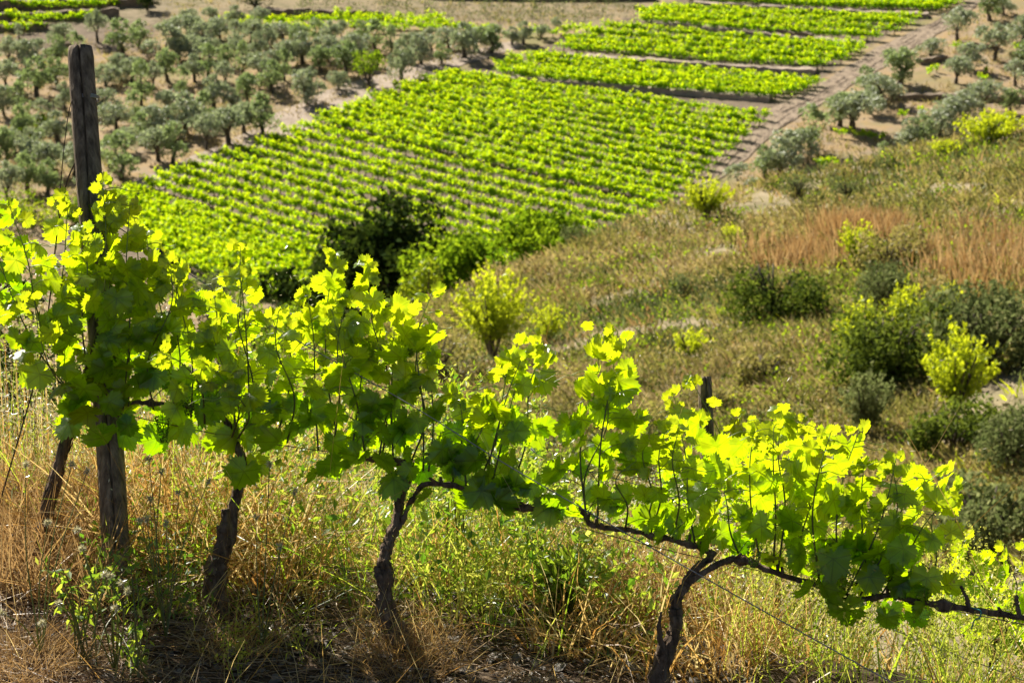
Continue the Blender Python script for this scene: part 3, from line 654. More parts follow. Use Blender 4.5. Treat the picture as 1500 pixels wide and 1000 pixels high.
sel = rng.random(n) < .8; ps = p[sel]; hh = rng.uniform(.15, .42, len(ps)) * (.8 + .5 * upper[sel]); m_ = 12; kk = np.repeat(np.arange(len(ps)), m_); dd_ = nrm(rng.normal(size=(len(kk), 3))); dd_[:, 2] = np.abs(dd_[:, 2])
mb = MB(); tone = (vnoise(ps[:, 0], ps[:, 1], 2.6, 47) * 1.3 - .15 + rng.normal(size=len(ps)) * .18)[kk]; gm = (vnoise(ps[:, 0], ps[:, 1], 3.3, 48) + rng.normal(size=len(ps)) * .2)[kk]
qq = ps[kk] + dd_ * hh[kk][:, None] * rng.uniform(.5, 1.1, (len(kk), 1)); sz_ = rng.uniform(.05, .11, len(kk)) * (.5 + ps[kk][:, 1] / 75)
for mi_, cond in ((0, gm <= .72), (1, gm > .72)): leafquads(mb, qq[cond], sz_[cond], 1.6, var=np.clip(tone[cond] + .15, 0, 1), m=mi_, updir=.6)
tag(mb.build('heath', [M_scrub, M_green]), 'low rounded olive brown cushions of heath over the near hillside', 'heath', kind='stuff')
def patch(name, boxes, n, mat, label, cat, h, seed, wid=.05):
    ps = []
    for (u0, v0, u1, v1) in boxes:
        r = np.random.default_rng(seed); u = r.uniform(u0, u1, n); v = r.uniform(v0, v1, n)
        e = ((u - (u0 + u1) / 2) / (u1 - u0) * 2) ** 2 + ((v - (v0 + v1) / 2) / (v1 - v0) * 2) ** 2; k = e < r.uniform(.1, 1.6, n); ps.append(hit(u[k], v[k], 11))
    p = np.vstack(ps); k = vnoise(p[:, 0], p[:, 1], 1.3, seed) > .3; p = p[k]; n = len(p)
    return tufts(name, p, 5, np.random.default_rng(seed).uniform(.5 * h, h, n), np.full(n, .18), wid, [mat], label, cat, seed=seed, up=3.0, bend=.1)
patch("tall_rusty_grass", [(1060, 365, 1240, 402), (1330, 340, 1560, 440), (1180, 330, 1330, 360)], 620, M_rust, "tall rust brown dry grass standing in patches on the upper scrub hill", "dry grass", 1.1, 51)
patch("pale_dry_grass", [(760, 430, 960, 520), (960, 620, 1120, 700), (1180, 640, 1420, 720), (700, 560, 900, 640)], 420, M_hay, "pale dry grass clumps low on the scrub hill", "dry grass", .4, 52, .03)
def shrub(name, u, v, wpx, hpx, mat, label, cat, seed, kind='round', n=1500):
    g = hit(u, v, 11)[0]; D = g[1] * cp - g[2] * sp_; W, H = wpx * D / FOC * 1.15, hpx * D / FOC * 1.3; r = np.random.default_rng(seed); o = empty(name, g, label, cat)
    st = MB(); nb_ = 14; a = r.uniform(0, 6.28, nb_); dr = np.c_[np.cos(a) * .5, np.sin(a) * .5, np.ones(nb_) * r.uniform(.8, 1.6, nb_)]
    for k in range(nb_):
        tip = nrm(dr[k]) * H * .7 * np.array([W / H * .8, W / H * .8, 1]); tube(st, smooth_path([(0, 0, -.1), tip * .5 + [0, 0, .05], tip], 5), np.linspace(.03, .008, 5) * (W / 1.5), 4)
    st.build("stem", M_obark, o, True)
    mb = MB()
    if kind == 'broom':
        ns = 70; a = r.uniform(0, 6.28, ns); q = np.sqrt(r.random(ns)) * .5; tips = np.c_[np.cos(a) * q * W, np.sin(a) * q * W, H * (1 - 1.1 * q ** 1.6) * r.uniform(.7, 1.05, ns)]
        for k in range(ns):
            m_ = n // ns; t = r.uniform(.35, 1, m_)[:, None]; pp = tips[k] * np.c_[t ** 1.3, t ** 1.3, t] + r.normal(size=(m_, 3)) * .045 * W * (1.15 - t)
            leafquads(mb, pp, r.uniform(.05, .10, m_) * (W ** .5) * 1.15, 2.2, var=np.clip(t[:, 0] * .85 + .12 + r.normal(size=m_) * .12, 0, 1), r=r, updir=1.5)
    else:
        m_ = n; cs = np.c_[r.uniform(-.32, .32, 12) * W, r.uniform(-.32, .32, 12) * W, r.uniform(.2, .68, 12) * H]; rs = np.full(12, .24 * min(W, H * 1.4)) * r.uniform(.7, 1.2, 12)
        pp, kk = blob_points(r, cs, rs, m_, .45); tone = r.random(12)[kk]; pp = pp[pp[:, 2] > 0]; tone = tone[:len(pp)]
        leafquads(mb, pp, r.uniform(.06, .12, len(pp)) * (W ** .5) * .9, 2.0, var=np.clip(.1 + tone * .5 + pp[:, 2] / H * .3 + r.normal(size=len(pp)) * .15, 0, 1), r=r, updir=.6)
    mb.build("foliage", mat, o); return o
SH = [("dark_bush", 1135, 470, 135, 95, M_bush, "dark green round bush alone in the middle of the scrub hill", 'round', 3000),
      ("grey_bush", 1290, 458, 85, 66, M_grey, "small grey-green dome bush right of the lone dark bush", 'round', 1800),
      ("brown_bush", 1300, 398, 110, 52, M_scrub, "brown-green bush behind the small yellow broom", 'round', 1800),
      ("yellow_broom", 1255, 392, 58, 62, M_lime, "small yellow broom on the left end of the brown-green bush", 'broom', 1400),
      ("green_bush", 1300, 560, 165, 105, M_bush, "large dark-based bush with yellow-green tips right of the hill centre", 'round', 4200),
      ("yellow_broom", 1265, 545, 90, 95, M_lime, "bright yellow-green broom standing for the sunlit left of the large dark-based bush", 'broom', 2200),  # lime broom added to colour in the sunlit upper left of the bush
      ("yellow_broom", 1325, 500, 62, 80, M_lime, "tall thin yellow broom behind the large dark-based bush", 'broom', 1500),
      ("grey_bush", 1440, 542, 190, 110, M_grey, "wide grey-green bush at the right edge of the hill", 'round', 3600),
      ("yellow_broom", 1398, 612, 110, 120, M_lime, "spiky lime broom in front of the wide grey-green bush", 'broom', 2800),
      ("grey_broom", 1268, 645, 80, 100, M_grey, "soft blue-green bush left of the spiky lime broom", 'broom', 2200),
      ("yellow_broom", 722, 525, 120, 118, M_lime, "large lime broom behind the gap in the vine row", 'broom', 3200),
      ("yellow_broom", 805, 505, 60, 60, M_lime, "small lime bush right of the large lime broom", 'broom', 1000),
      ("yellow_broom", 1010, 525, 70, 40, M_lime, "thin low lime broom in the middle left of the hill", 'broom', 600),
      ("yellow_broom", 1035, 318, 75, 52, M_lime, "pale lime bush on the hill crest beside the end of the ploughed track", 'broom', 2200),
      ("yellow_broom", 1070, 358, 34, 26, M_lime, "little lime bush below the pale lime crest bush", 'broom', 500),
      ("yellow_broom", 1447, 212, 100, 44, M_lime, "yellow broom on the crest at the far right below the olives", 'broom', 2400),
      ("yellow_broom", 1385, 229, 50, 22, M_lime, "low yellow bush on the crest left of the far right broom", 'broom', 800),
      ("dark_bush", 1000, 440, 40, 34, M_grey, "small dark tuft bush in the upper left of the hill", 'round', 600),
      ("dark_bush", 1240, 292, 56, 30, M_grey, "flat dull green bush near the crest in the middle", 'round', 800),
      ("dark_bush", 1395, 665, 150, 60, M_bush, "flat dark bush standing for the shadow below the spiky lime broom", 'round', 2000),  # dark foliage put where only a shadow lies
      ("grey_bush", 1480, 690, 120, 90, M_grey, "grey bush at the right edge below the flat dark bush", 'round', 1800),
      ("dark_bush", 1445, 800, 200, 90, M_grey, "dull grey-green bush at the foot of the hill on the right", 'round', 2200),
      ("grey_bush", 1170, 290, 50, 30, M_grey, "dull tuft bush on the crest right of the pale lime bush", 'round', 700),
      ("brown_bush", 1120, 560, 110, 40, M_scrub, "low moss-brown cushion below the lone dark bush", 'round', 1100),
      ("brown_bush", 1040, 600, 80, 36, M_scrub, "small brown cushion above the thin back post", 'round', 800),
      ("yellow_broom", 1390, 460, 40, 44, M_lime, "thin yellow broom at the top of the wide grey-green bush", 'broom', 500),
      ("brown_bush", 930, 640, 100, 46, M_scrub, "dull brown-green bush behind the gap right of the tall shoot", 'round', 900),
      ("green_bush", 640, 560, 110, 80, M_scrub, "olive brown bush behind the middle of the vine row", 'round', 1400)]
for k, (nm, u, v, w_, h_, m_, lb, kd, n_) in enumerate(SH):
    shrub(nm, u, v, w_, h_, m_, lb, "bush" if 'bush' in nm else "broom", 300 + k, kd, n_)
p = hill_sample(520); rb = rng.uniform(.18, .55, len(p)) * (.6 + p[:, 1] / 90); m_ = 110; kk = np.repeat(np.arange(len(p)), m_); dd_ = nrm(rng.normal(size=(len(kk), 3))); dd_[:, 2] = np.abs(dd_[:, 2]) * .9
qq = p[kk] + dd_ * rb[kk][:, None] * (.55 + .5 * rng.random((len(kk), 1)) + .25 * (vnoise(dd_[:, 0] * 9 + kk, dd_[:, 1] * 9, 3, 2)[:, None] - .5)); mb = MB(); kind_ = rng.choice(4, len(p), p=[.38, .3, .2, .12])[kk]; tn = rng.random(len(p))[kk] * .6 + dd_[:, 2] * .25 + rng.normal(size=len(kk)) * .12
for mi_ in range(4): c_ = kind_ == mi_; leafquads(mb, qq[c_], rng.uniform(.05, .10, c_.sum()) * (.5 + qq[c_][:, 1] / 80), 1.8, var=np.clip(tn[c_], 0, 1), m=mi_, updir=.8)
tag(mb.build('scrub_cushions', [M_scrub, M_grey, M_oak, M_green]), 'scattered knee-high cushions of grey, brown and green scrub on the near hillside', 'scrub', kind='stuff')
px_ = rng.uniform(-14, 16, 16000); py_ = rng.uniform(8.5, 60, 16000); px_ = px_ * (py_ + 10) / 26; pp_ = np.c_[px_, py_, terrain(px_, py_)]; uu_, vv_, dd_ = to_px(pp_); zz_ = pp_[(vnoise(px_, py_, 2.2, 77) > .25) & ~((uu_ > 400) & (uu_ < 1560) & (vv_ > 190) & (vv_ < 830) & (z_hill(px_, py_) >= pp_[:, 2] - .01))][:11000]
tufts("slope_scrub", zz_, 6, rng.uniform(.2, .5, len(zz_)), rng.uniform(.12, .3, len(zz_)), .035, [M_scrub, M_hay, M_green], "dry grass and scrub on the steep bank between the vine row and the hill", "scrub", mchoice=rng.choice(3, len(zz_), p=[.5, .3, .2]), seed=12, up=1.1)
vx = rng.uniform(-75, 15, 3600); vy = rng.uniform(62, 160, 3600); vz = np.c_[vx, vy, terrain(vx, vy)]; vz = vz[(vy > np.interp(vx, cr[:, 0], cr[:, 1]) + 14) & (vx < -8)]
tufts("valley_undergrowth", vz, 9, rng.uniform(.5, 1.3, len(vz)), rng.uniform(.4, 1.0, len(vz)), .16, [M_scrub, M_hay, M_green], "green and dry undergrowth in the dip below the field vineyard", "undergrowth", mchoice=rng.choice(3, len(vz), p=[.4, .2, .4]), seed=14, up=1.1)
# small individually grown tufts over the hill: lime seedlings as ground cover
p = hill_sample(240); n = len(p); tufts("lime_seedlings", p, 12, rng.uniform(.25, .6, n), rng.uniform(.1, .25, n), .05, [M_lime], "scattered lime green seedlings in the hill scrub", "scrub", seed=8, up=1.4)

# ------------------------------------------------------------------ near posts and wires
def post(name, pts, dia, label, tie_v=None, crack=True, seed=3):
    pts = np.array(pts); base, top = pts[0], pts[-1]; o = empty(name, base, label, "post")
    n = 120; sides = 110; t = np.linspace(0, 1, n); c = base + (top - base) * t[:, None]
    c = c + .006 * np.c_[np.sin(t * 5), np.cos(t * 4), 0 * t] - .006 * np.array([0, 1, 0])
    ax = nrm(top - base); a = nrm(np.cross(ax, [0, 1, .1])); b = np.cross(ax, a); th = np.linspace(0, 2 * math.pi, sides, endpoint=False)
    r = np.random.default_rng(seed)
    rad = dia / 2 * (1.06 - .08 * t)[:, None] * (1 + .02 * np.sin(3 * th + 2 * t[:, None] * 2) + .012 * np.sin(11 * th + r.uniform(0, 6)) + r.normal(size=(n, sides)) * .004)
    crack_th = math.atan2(-b[1], -a[1]) - .15 + .15 * np.sin(t * 9)[:, None] + .2
    dth = np.abs((th[None, :] - crack_th + math.pi) % (2 * math.pi) - math.pi); rad = rad * (1 - .35 * np.exp(-(dth / .07) ** 2) * (t[:, None] > .1))
    if tie_v is not None: rad = rad * (1 - .035 * np.exp(-((t[:, None] - tie_v) / .004) ** 2) + .03 * np.exp(-((t[:, None] - tie_v - .012) / .006) ** 2))
    ends = np.interp(t, [0, .985, 1], [1, 1, .9])[:, None]; rad = rad * ends
    v = c[:, None] + rad[..., None] * (np.cos(th)[None, :, None] * a + np.sin(th)[None, :, None] * b)
    i, j = np.meshgrid(np.arange(n - 1), np.arange(sides), indexing='ij'); j2 = (j + 1) % sides
    q = np.stack([i * sides + j, i * sides + j2, (i + 1) * sides + j2, (i + 1) * sides + j], -1).reshape(-1, 4)
    jj = np.arange(sides); vt = np.vstack([v.reshape(-1, 3), top - ax * .003]); tri = np.stack([jj * 0 + n * sides, (n - 1) * sides + jj, (n - 1) * sides + (jj + 1) % sides], -1)
    mb = MB(); mb.add(vt - base, q, tri); mb.build("shaft", M_post, o, True)
    if tie_v is not None:
        k = base + (top - base) * tie_v; mb = MB()
        for dz in (-.004, .0, .004):
            ph = np.linspace(0, 2 * math.pi, 40); rr_ = dia / 2 * 1.03
            tube(mb, k - base + ax * dz + rr_ * (np.cos(ph)[:, None] * a + np.sin(ph)[:, None] * b) + ax * .003 * np.sin(ph)[:, None], .0022, 5, cap=False)
        kk = k - base + a * rr_ * -1; tube(mb, [kk, kk + [-.012, -.01, .004], kk + [-.016, -.012, -.01]], .0014, 5)
        mb.build("wire_tie", M_wire, o, True)
    return o
b_ = P(172, 862, 5.86); b_[2] = terrain(b_[0], b_[1]) - .05
post("wooden_post", [b_, P(121, 68, 6.02)], .078, "thick round weathered wooden post rising above the left end of the vine row", tie_v=.905)
g_ = P(1052, 1000, 7.0); g_[2] = terrain(g_[0], g_[1]) - .1
post("wooden_post", [g_, P(1034, 550, 7.05)], .050, "thin dark wooden post behind the vine on the right", seed=5)
g_ = P(1379, 985, 6.5)
mb = MB(); tube(mb, [P(1378, 938, 6.5), P(1380, 1060, 6.5)], .016, 6); tag(mb.build("metal_stake", M_wire, origin=tuple(P(1379, 1040, 6.5))), "short grey metal stake in the yellow weeds at the lower right", "stake")
def wire(pts, label, rad=.0017, mat=None, sag=True, n=60):
    p3 = np.array([P(u, v, D) for u, v, D in pts]); p3 = smooth_path(p3, n); mb = MB(); tube(mb, p3, rad, 5)
    return tag(mb.build("trellis_wire", mat or M_wire, origin=tuple(p3[0])), label, "wire")
wire([(138, 309, 5.95), (235, 374, 5.92), (330, 434, 5.88), (410, 484, 5.8), (600, 592, 5.65), (750, 685, 5.5), (960, 805, 5.35), (1150, 912, 5.2), (1330, 1012, 5.1)], "taut bright wire running down from the big post across the whole vine row")
wire([(470, 545, 5.85), (600, 578, 5.85), (757, 645, 5.85), (800, 672, 5.85), (900, 700, 5.85), (1040, 740, 5.86)], "thin upper wire behind the leaves in the gap at the middle", .0013)
wire([(150, 600, 5.92), (340, 640, 5.85), (500, 664, 5.82), (640, 682, 5.8), (800, 752, 5.75), (860, 775, 5.7), (1050, 822, 5.65), (1300, 874, 5.5), (1510, 916, 5.35)], "dark wire carrying the woody cordons of the row", .0015, M_cane)
wire([(1090, 822, 5.9), (1165, 850, 5.85), (1310, 922, 5.75), (1510, 1000, 5.6)], "lower right wire crossing under the last leaves", .0016)
wire([(118, 141, 5.98), (104, 152, 5.97), (94, 215, 5.96), (85, 320, 5.95)], "loose thin wire hanging in a loop left of the post top", .0014, M_cane)
wire([(113, 232, 5.98), (97, 270, 5.97), (84, 340, 5.96), (60, 520, 5.95), (0, 735, 5.9)], "dark slanting wire left of the post running to the ground", .0024, M_cane)
# tensioner on the taut wire
o = empty("wire_tensioner", P(245, 380, 5.88), "black plastic wire tensioner on the taut wire right of the post", "tensioner"); k0 = P(245, 380, 5.88)
mb = MB(); tube(mb, smooth_path([P(225, 368, 5.87) - k0, P(232, 369, 5.86) - k0, P(239, 373, 5.87) - k0], 8), [.003, .008, .010, .0105, .010, .009, .007, .003], 10); mb.build("reel", M_dark, o, True)
mb = MB(); tube(mb, smooth_path([P(238, 376, 5.87) - k0, P(248, 381, 5.86) - k0, P(258, 386, 5.87) - k0, P(268, 391, 5.87) - k0], 9), [.003, .007, .008, .007, .0075, .006, .004, .003, .002], 10); mb.build("clip", M_dark, o, True)

# ------------------------------------------------------------------ near vines
def leaf_template(seed, n=52):
    r = np.random.default_rng(seed); th = np.linspace(-math.pi, math.pi, n, endpoint=False) + math.pi / n
    lob = [(0, 1.05, .50), (54, .95, .46), (-54, .95, .46), (112, .84, .46), (-112, .84, .46)]
    base = np.full(n, .70)
    for a, h, w_ in lob:
        a = R(a + r.normal() * 3); dlt = np.abs((th - a + math.pi) % (2 * math.pi) - math.pi); base = np.maximum(base, h * (1 + r.normal() * .03) * np.clip(np.cos(np.clip(dlt / w_ * .9, 0, math.pi / 2)) ** .5, 0, 1))
    back = np.abs(np.abs(th) - math.pi); base *= np.clip(.30 + back / .55, 0, 1)
    tooth = np.where(np.arange(n) % 2 == 0, 1.07, .90) * (1 + r.normal(size=n) * .03) * (1 + .03 * np.cos(np.arange(n) * math.pi / 2 + .5)); ro = base * tooth; rm = base * .55
    fold, cup, wav = r.uniform(-.1, .7), r.uniform(-.2, .28), r.uniform(.02, .08)
    def z(x, y): 
        rr = np.hypot(x, y); return -fold * np.abs(x) * .8 - cup * rr * rr + wav * rr * np.sin(np.arctan2(x, y) * 5 + r0) - .12 * np.clip(y, 0, 2) ** 2 * bendk
    r0 = r.uniform(0, 6); bendk = r.uniform(0, 2.2)
    X = np.concatenate([[0], rm * np.sin(th), ro * np.sin(th)]); Y_ = np.concatenate([[0], rm * np.cos(th), ro * np.cos(th)])
    zz = z(X, Y_); tv = np.c_[X, Y_, zz]; a = np.arange(n); b = (a + 1) % n
    tt = np.stack([a * 0, 1 + b, 1 + a], -1); tq = np.stack([1 + a, 1 + b, 1 + n + b, 1 + n + a], -1)
    k = (n - 1)                                         # open the notch where the stalk joins
    return tv, tq, tt, np.c_[X, Y_]
LT = [leaf_template(500 + k) for k in range(14)]
def add_leaves(mb, pos, facing, tip, size, var, r):
    Zv = nrm(facing); Yv = nrm(tip - (tip * Zv).sum(-1, keepdims=True) * Zv); Xv = np.cross(Yv, Zv); k = r.integers(0, len(LT), len(pos))
    for i in range(len(LT)):
        s = k == i
        if s.any():
            tv, tq, tt, uv = LT[i]; asp = 1.0
            scatter(mb, tv, tq, tt, uv, pos[s], Xv[s], Yv[s], Zv[s], size[s], var[s])
CORD = np.array([[-60, 540], [0, 560], [110, 590], [240, 606], [340, 632], [480, 668], [600, 682], [720, 735], [870, 770], [1050, 806], [1150, 832], [1300, 875], [1500, 905]], float)
BOTU = [-60,0,50,70,90,180,240,300,350,430,500,560,640,690,730,760,800,870,900,1000,1090,1200,1270,1330,1365,1400,1420]
BOTV = [450,470,500,600,635,662,648,650,705,722,702,700,705,772,740,690,768,768,790,800,830,880,915,935,870,790,760]
def rowD(u): return 5.98 - .00042 * u
def cordv(u): return np.interp(u, CORD[:, 0], CORD[:, 1])
def facing_rand(n, r):
    f = np.c_[r.normal(size=n) * .7 + .3, -np.ones(n), r.normal(size=n) * .4 - .12]
    k = r.random(n) < .15; f[k] = np.c_[r.normal(size=k.sum()) * .6, -.5 + r.normal(size=k.sum()) * .4, np.abs(r.normal(size=k.sum())) + .6]
    return nrm(f)
def make_shoot(vine, org, path_px, Ds, r, size=.054, dens=.054, young=1.0, clip_=True, tend=True, slack=26):
    p3 = np.array([P(u, v, D) for (u, v), D in zip(path_px, Ds)]); seg = np.linalg.norm(np.diff(p3, axis=0), axis=1).sum(); n = max(10, int(seg / .015)); p = smooth_path(p3, n)
    st = MB(); tube(st, p - org, np.linspace(.0030, .0012, n), 6, var=np.linspace(.25, 1, n).repeat(6).tolist() + [.2, 1])
    nl = max(3, int(seg / dens)); t = np.linspace(.06, 1, nl) ** .9; idx = np.clip((t * (n - 1)).astype(int), 0, n - 1); nodes = p[idx]
    side = np.where(np.arange(nl) % 2 == 0, 1, -1)[:, None]; pl = (.075 * (1 - .75 * t ** 2))[:, None]
    sz = size * (1 - .55 * t ** 2.6) * r.uniform(.72, 1.18, nl)
    out = nrm(np.c_[side[:, 0] * r.uniform(.5, 1.1, nl), r.normal(size=nl) * .4 - .05, r.uniform(.1, .9, nl)])
    end = nodes + out * pl
    for a_, e_, tt_ in zip(nodes, end, t):
        c = (a_ + e_) / 2 + np.array([0, 0, .008]); tube(st, smooth_path([a_ - org, c - org, e_ - org], 5), np.linspace(.0013, .0009, 5), 4, var=.5 + .5 * tt_, cap=False)
    fc = facing_rand(nl, r); tip = nrm(out * .7 + np.c_[np.zeros(nl), np.zeros(nl), -r.uniform(.3, 1.3, nl)] + r.normal(size=(nl, 3)) * .3)
    yt = t > .8; tip[yt] = nrm(out[yt] + np.c_[np.zeros(yt.sum()), np.zeros(yt.sum()), r.uniform(-.2, .6, yt.sum())])
    u, v, d = to_px(end); lim = np.interp(u, TOPU, TOPV); ok = (v > lim - slack) if clip_ else np.ones(nl, bool)
    lf = MB(); var = np.clip(.22 + .75 * t ** 1.4 * young + r.normal(size=nl) * .10, 0, 1)
    add_leaves(lf, (end - org)[ok], fc[ok], tip[ok], sz[ok], var[ok], r)
    # tip bunch of unfolding leaves
    m = 4; pp = p[-1] + r.normal(size=(m, 3)) * .018 - [0, 0, .012]; add_leaves(lf, pp - org, facing_rand(m, r), nrm(r.normal(size=(m, 3)) + [0, 0, .8]), r.uniform(.014, .026, m), r.uniform(.7, .95, m), r)
    if tend:
        for _ in range(2):
            k = int(r.uniform(.45, .98) * (n - 1)); a_ = p[k]; s = r.choice([-1, 1]); q = [a_]; L = r.uniform(.06, .15)
            for j in range(1, 9):
                f = j / 8; q.append(a_ + np.array([s * L * f, -.02 * f, L * (.35 * f - .5 * f * f)]) + np.array([math.cos(f * 9) * .018 * f * f, 0, math.sin(f * 9) * .018 * f * f]))
            tube(st, smooth_path(np.array(q) - org, 22), np.linspace(.0015, .0008, 22), 4, var=.95, cap=False)
    so_ = st.build("shoot", M_stem, vine, True); lf.build("foliage", M_vine, so_, True); return so_
def fill_leaves(vine, org, u0, u1, r, mind=34, layers=(0.0, .05), topoff=12, extra=None, Dof=None, top=None, bot=None, keepf=.68, sz=(.038, .064), var0=.18):
    lf = MB(); tp = (TOPU, TOPV) if top is None else top; bt = (BOTU, BOTV) if bot is None else bot; allp = []
    for li, off in enumerate(layers):
        cand = np.c_[r.uniform(u0, u1, 9000), r.uniform(250, 960, 9000)]; lo = np.interp(cand[:, 0], *tp) + topoff + li * 30; hi = np.interp(cand[:, 0], *bt) - 14; cand = cand[(cand[:, 1] > lo) & (cand[:, 1] < hi)]
        grid = {}; sel = []
        for c in cand:
            g = (int(c[0] // mind), int(c[1] // mind))
            if any((c[0] - e[0]) ** 2 + (c[1] - e[1]) ** 2 < mind * mind for a in (-1, 0, 1) for b in (-1, 0, 1) for e in grid.get((g[0] + a, g[1] + b), ())): continue
            grid.setdefault(g, []).append(c); sel.append(c)
        sel = np.array(sel); sel = sel[(r.random(len(sel)) < keepf) & (vnoise(sel[:, 0], sel[:, 1], 46, 5 + li) > .20) & ~((np.abs(sel[:, 0] - 813) < 17) & (sel[:, 1] < 690))]
        D = (rowD(sel[:, 0]) if Dof is None else Dof) + off + r.normal(size=len(sel)) * .05
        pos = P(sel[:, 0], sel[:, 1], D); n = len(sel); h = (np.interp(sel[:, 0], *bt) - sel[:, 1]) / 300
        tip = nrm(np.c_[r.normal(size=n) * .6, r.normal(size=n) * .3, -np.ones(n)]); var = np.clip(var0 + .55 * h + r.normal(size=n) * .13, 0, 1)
        add_leaves(lf, pos - org, facing_rand(n, r), tip, r.uniform(*sz, n), var, r); allp.append(pos)
    lf.build("foliage", M_vine, vine, True); return np.vstack(allp)
def woody(vine, org, name, pts, rads, n=60, sides=14, ridge=.16, seed=0, mat=None):
    p = smooth_path(np.array([P(*q) for q in pts]), n) - org; mb = MB(); rr_ = np.interp(np.linspace(0, 1, n), np.linspace(0, 1, len(rads)), rads) * (.70 if name == 'trunk' else .66)
    r = np.random.default_rng(seed); p[1:-1] += r.normal(size=(n - 2, 3)) * .0012; tw = np.linspace(0, n / 9, n); p[:, 0] += .006 * np.sin(tw + seed) + .004 * np.sin(2.3 * tw)
    for kn in r.integers(3, n - 3, n // 9): rr_ = rr_ * (1 + (.5 if name == 'cordon' else .22) * np.exp(-((np.arange(n) - kn) / 1.1) ** 2))
    tube(mb, p, rr_, sides + 6, ridge=ridge * 1.35, seed=seed)
    if name == 'cordon':
        for kn in r.integers(3, n - 3, n // 12): tube(mb, p[kn] + np.outer(np.linspace(0, 1, 5), [r.normal() * .008, r.normal() * .008, r.uniform(.012, .03)]), np.linspace(.005, .0035, 5), 7, ridge=.2)
    if mat is None and name == 'trunk':
        for q_ in range(26):                       # loose strips of bark
            i_ = int(r.integers(2, n - 12)); a_ = r.uniform(0, 6.28); off_ = np.array([math.cos(a_), math.sin(a_), 0]) * rr_[i_] * 1.02; m2_ = int(r.integers(5, 11)); tube(mb, p[i_:i_ + m2_] + off_ + np.linspace(0, .004, m2_)[:, None] * off_ / rr_[i_], np.linspace(.0022, .0008, m2_), 4)
    return mb.build(name, mat or M_bark, vine, True)
def cluster(vine, org, u, v, D, L, r, warm=.6):
    mb = MB(); n = 130; t = r.random(n); c = P(u, v, D) - org; rad = .022 * (1 - .6 * t); a = r.uniform(0, 6.28, n)
    pos = c + np.c_[np.cos(a) * rad, np.sin(a) * rad, -t * L]; b = np.array([[1, 0, 0], [-1, 0, 0], [0, 1, 0], [0, -1, 0], [0, 0, 1], [0, 0, -1]], float) * .0028
    f = np.array([[0, 2, 4], [2, 1, 4], [1, 3, 4], [3, 0, 4], [2, 0, 5], [1, 2, 5], [3, 1, 5], [0, 3, 5]])
    v_ = (pos[:, None] + b[None]).reshape(-1, 3); tri = (f[None] + (np.arange(n) * 6)[:, None, None]).reshape(-1, 3); mb.add(v_, None, tri, np.repeat(r.uniform(warm - .3, warm + .3, n), 6)); tube(mb, [c + [0, 0, .02], c + [0, 0, -L]], .001, 4)
    mb.build("flower_cluster", M_weed, vine)
r = np.random.default_rng(77)
def vine_thing(u, v, D, label):
    p = P(u, v, D); p[2] = terrain(p[0], p[1]); return empty("grapevine", p, label, "grapevine"), p
def auto_shoots(vine, org, u0, u1, count, r, size=.050, lean=.0):
    for k in range(count):
        ub = u0 + (u1 - u0) * (k + r.random()) / count; vb = float(cordv(ub)) - 4; ut = float(np.clip(ub + r.normal() * 26 + lean, u0 - 30, u1 + 30)); vt = float(np.interp(ut, TOPU, TOPV)) + 8 + r.random() ** 2 * 100
        if vt > vb - 60: vt = vb - 60
        D0 = rowD(ub); off = r.normal() * .05
        make_shoot(vine, org, [(ub, vb), (ub + (ut - ub) * .3 + r.normal() * 8, vb + (vt - vb) * .35), (ub + (ut - ub) * .75 + r.normal() * 8, vb + (vt - vb) * .72), (ut, vt)],
                   [D0, D0 + off * .5, D0 + off, D0 + off * 1.2], r, size=size, slack=10)
# first vine: trunk leaning right, foliage round the post
VA_, org = vine_thing(58, 800, 5.98, "leftmost grapevine with a leaning split trunk and leaves climbing round the thick post")
woody(VA_, org, "trunk", [(50, 815, 5.98), (62, 760, 5.97), (84, 690, 5.96), (104, 610, 5.95), (118, 560, 5.95), (130, 520, 5.95)], [.026, .020, .017, .015, .012, .009], seed=1)
woody(VA_, org, "trunk", [(58, 815, 6.0), (80, 740, 6.02), (92, 680, 6.0), (108, 605, 5.98)], [.014, .012, .010, .009], seed=2, sides=10)
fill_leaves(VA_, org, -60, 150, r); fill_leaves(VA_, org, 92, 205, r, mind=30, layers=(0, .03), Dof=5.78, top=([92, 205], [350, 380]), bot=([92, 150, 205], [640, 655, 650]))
for pth, Ds in [([(120, 560), (60, 470), (40, 380), (15, 305)], [5.95, 5.85, 5.8, 5.8]), ([(110, 560), (90, 450), (95, 370), (100, 292)], [5.95, 5.9, 5.9, 5.9]),
                ([(120, 560), (150, 450), (155, 340), (150, 268)], [5.95, 5.85, 5.84, 5.84]), ([(110, 580), (60, 520), (20, 440), (-10, 350)], [5.95, 5.9, 5.85, 5.9]), ([(130, 560), (120, 470), (128, 400), (122, 340)], [5.9, 5.8, 5.78, 5.8]),
                ([(120, 590), (80, 550), (60, 500), (50, 440)], [5.9, 5.75, 5.7, 5.7])]:
    make_shoot(VA_, org, pth, Ds, r, size=.051)
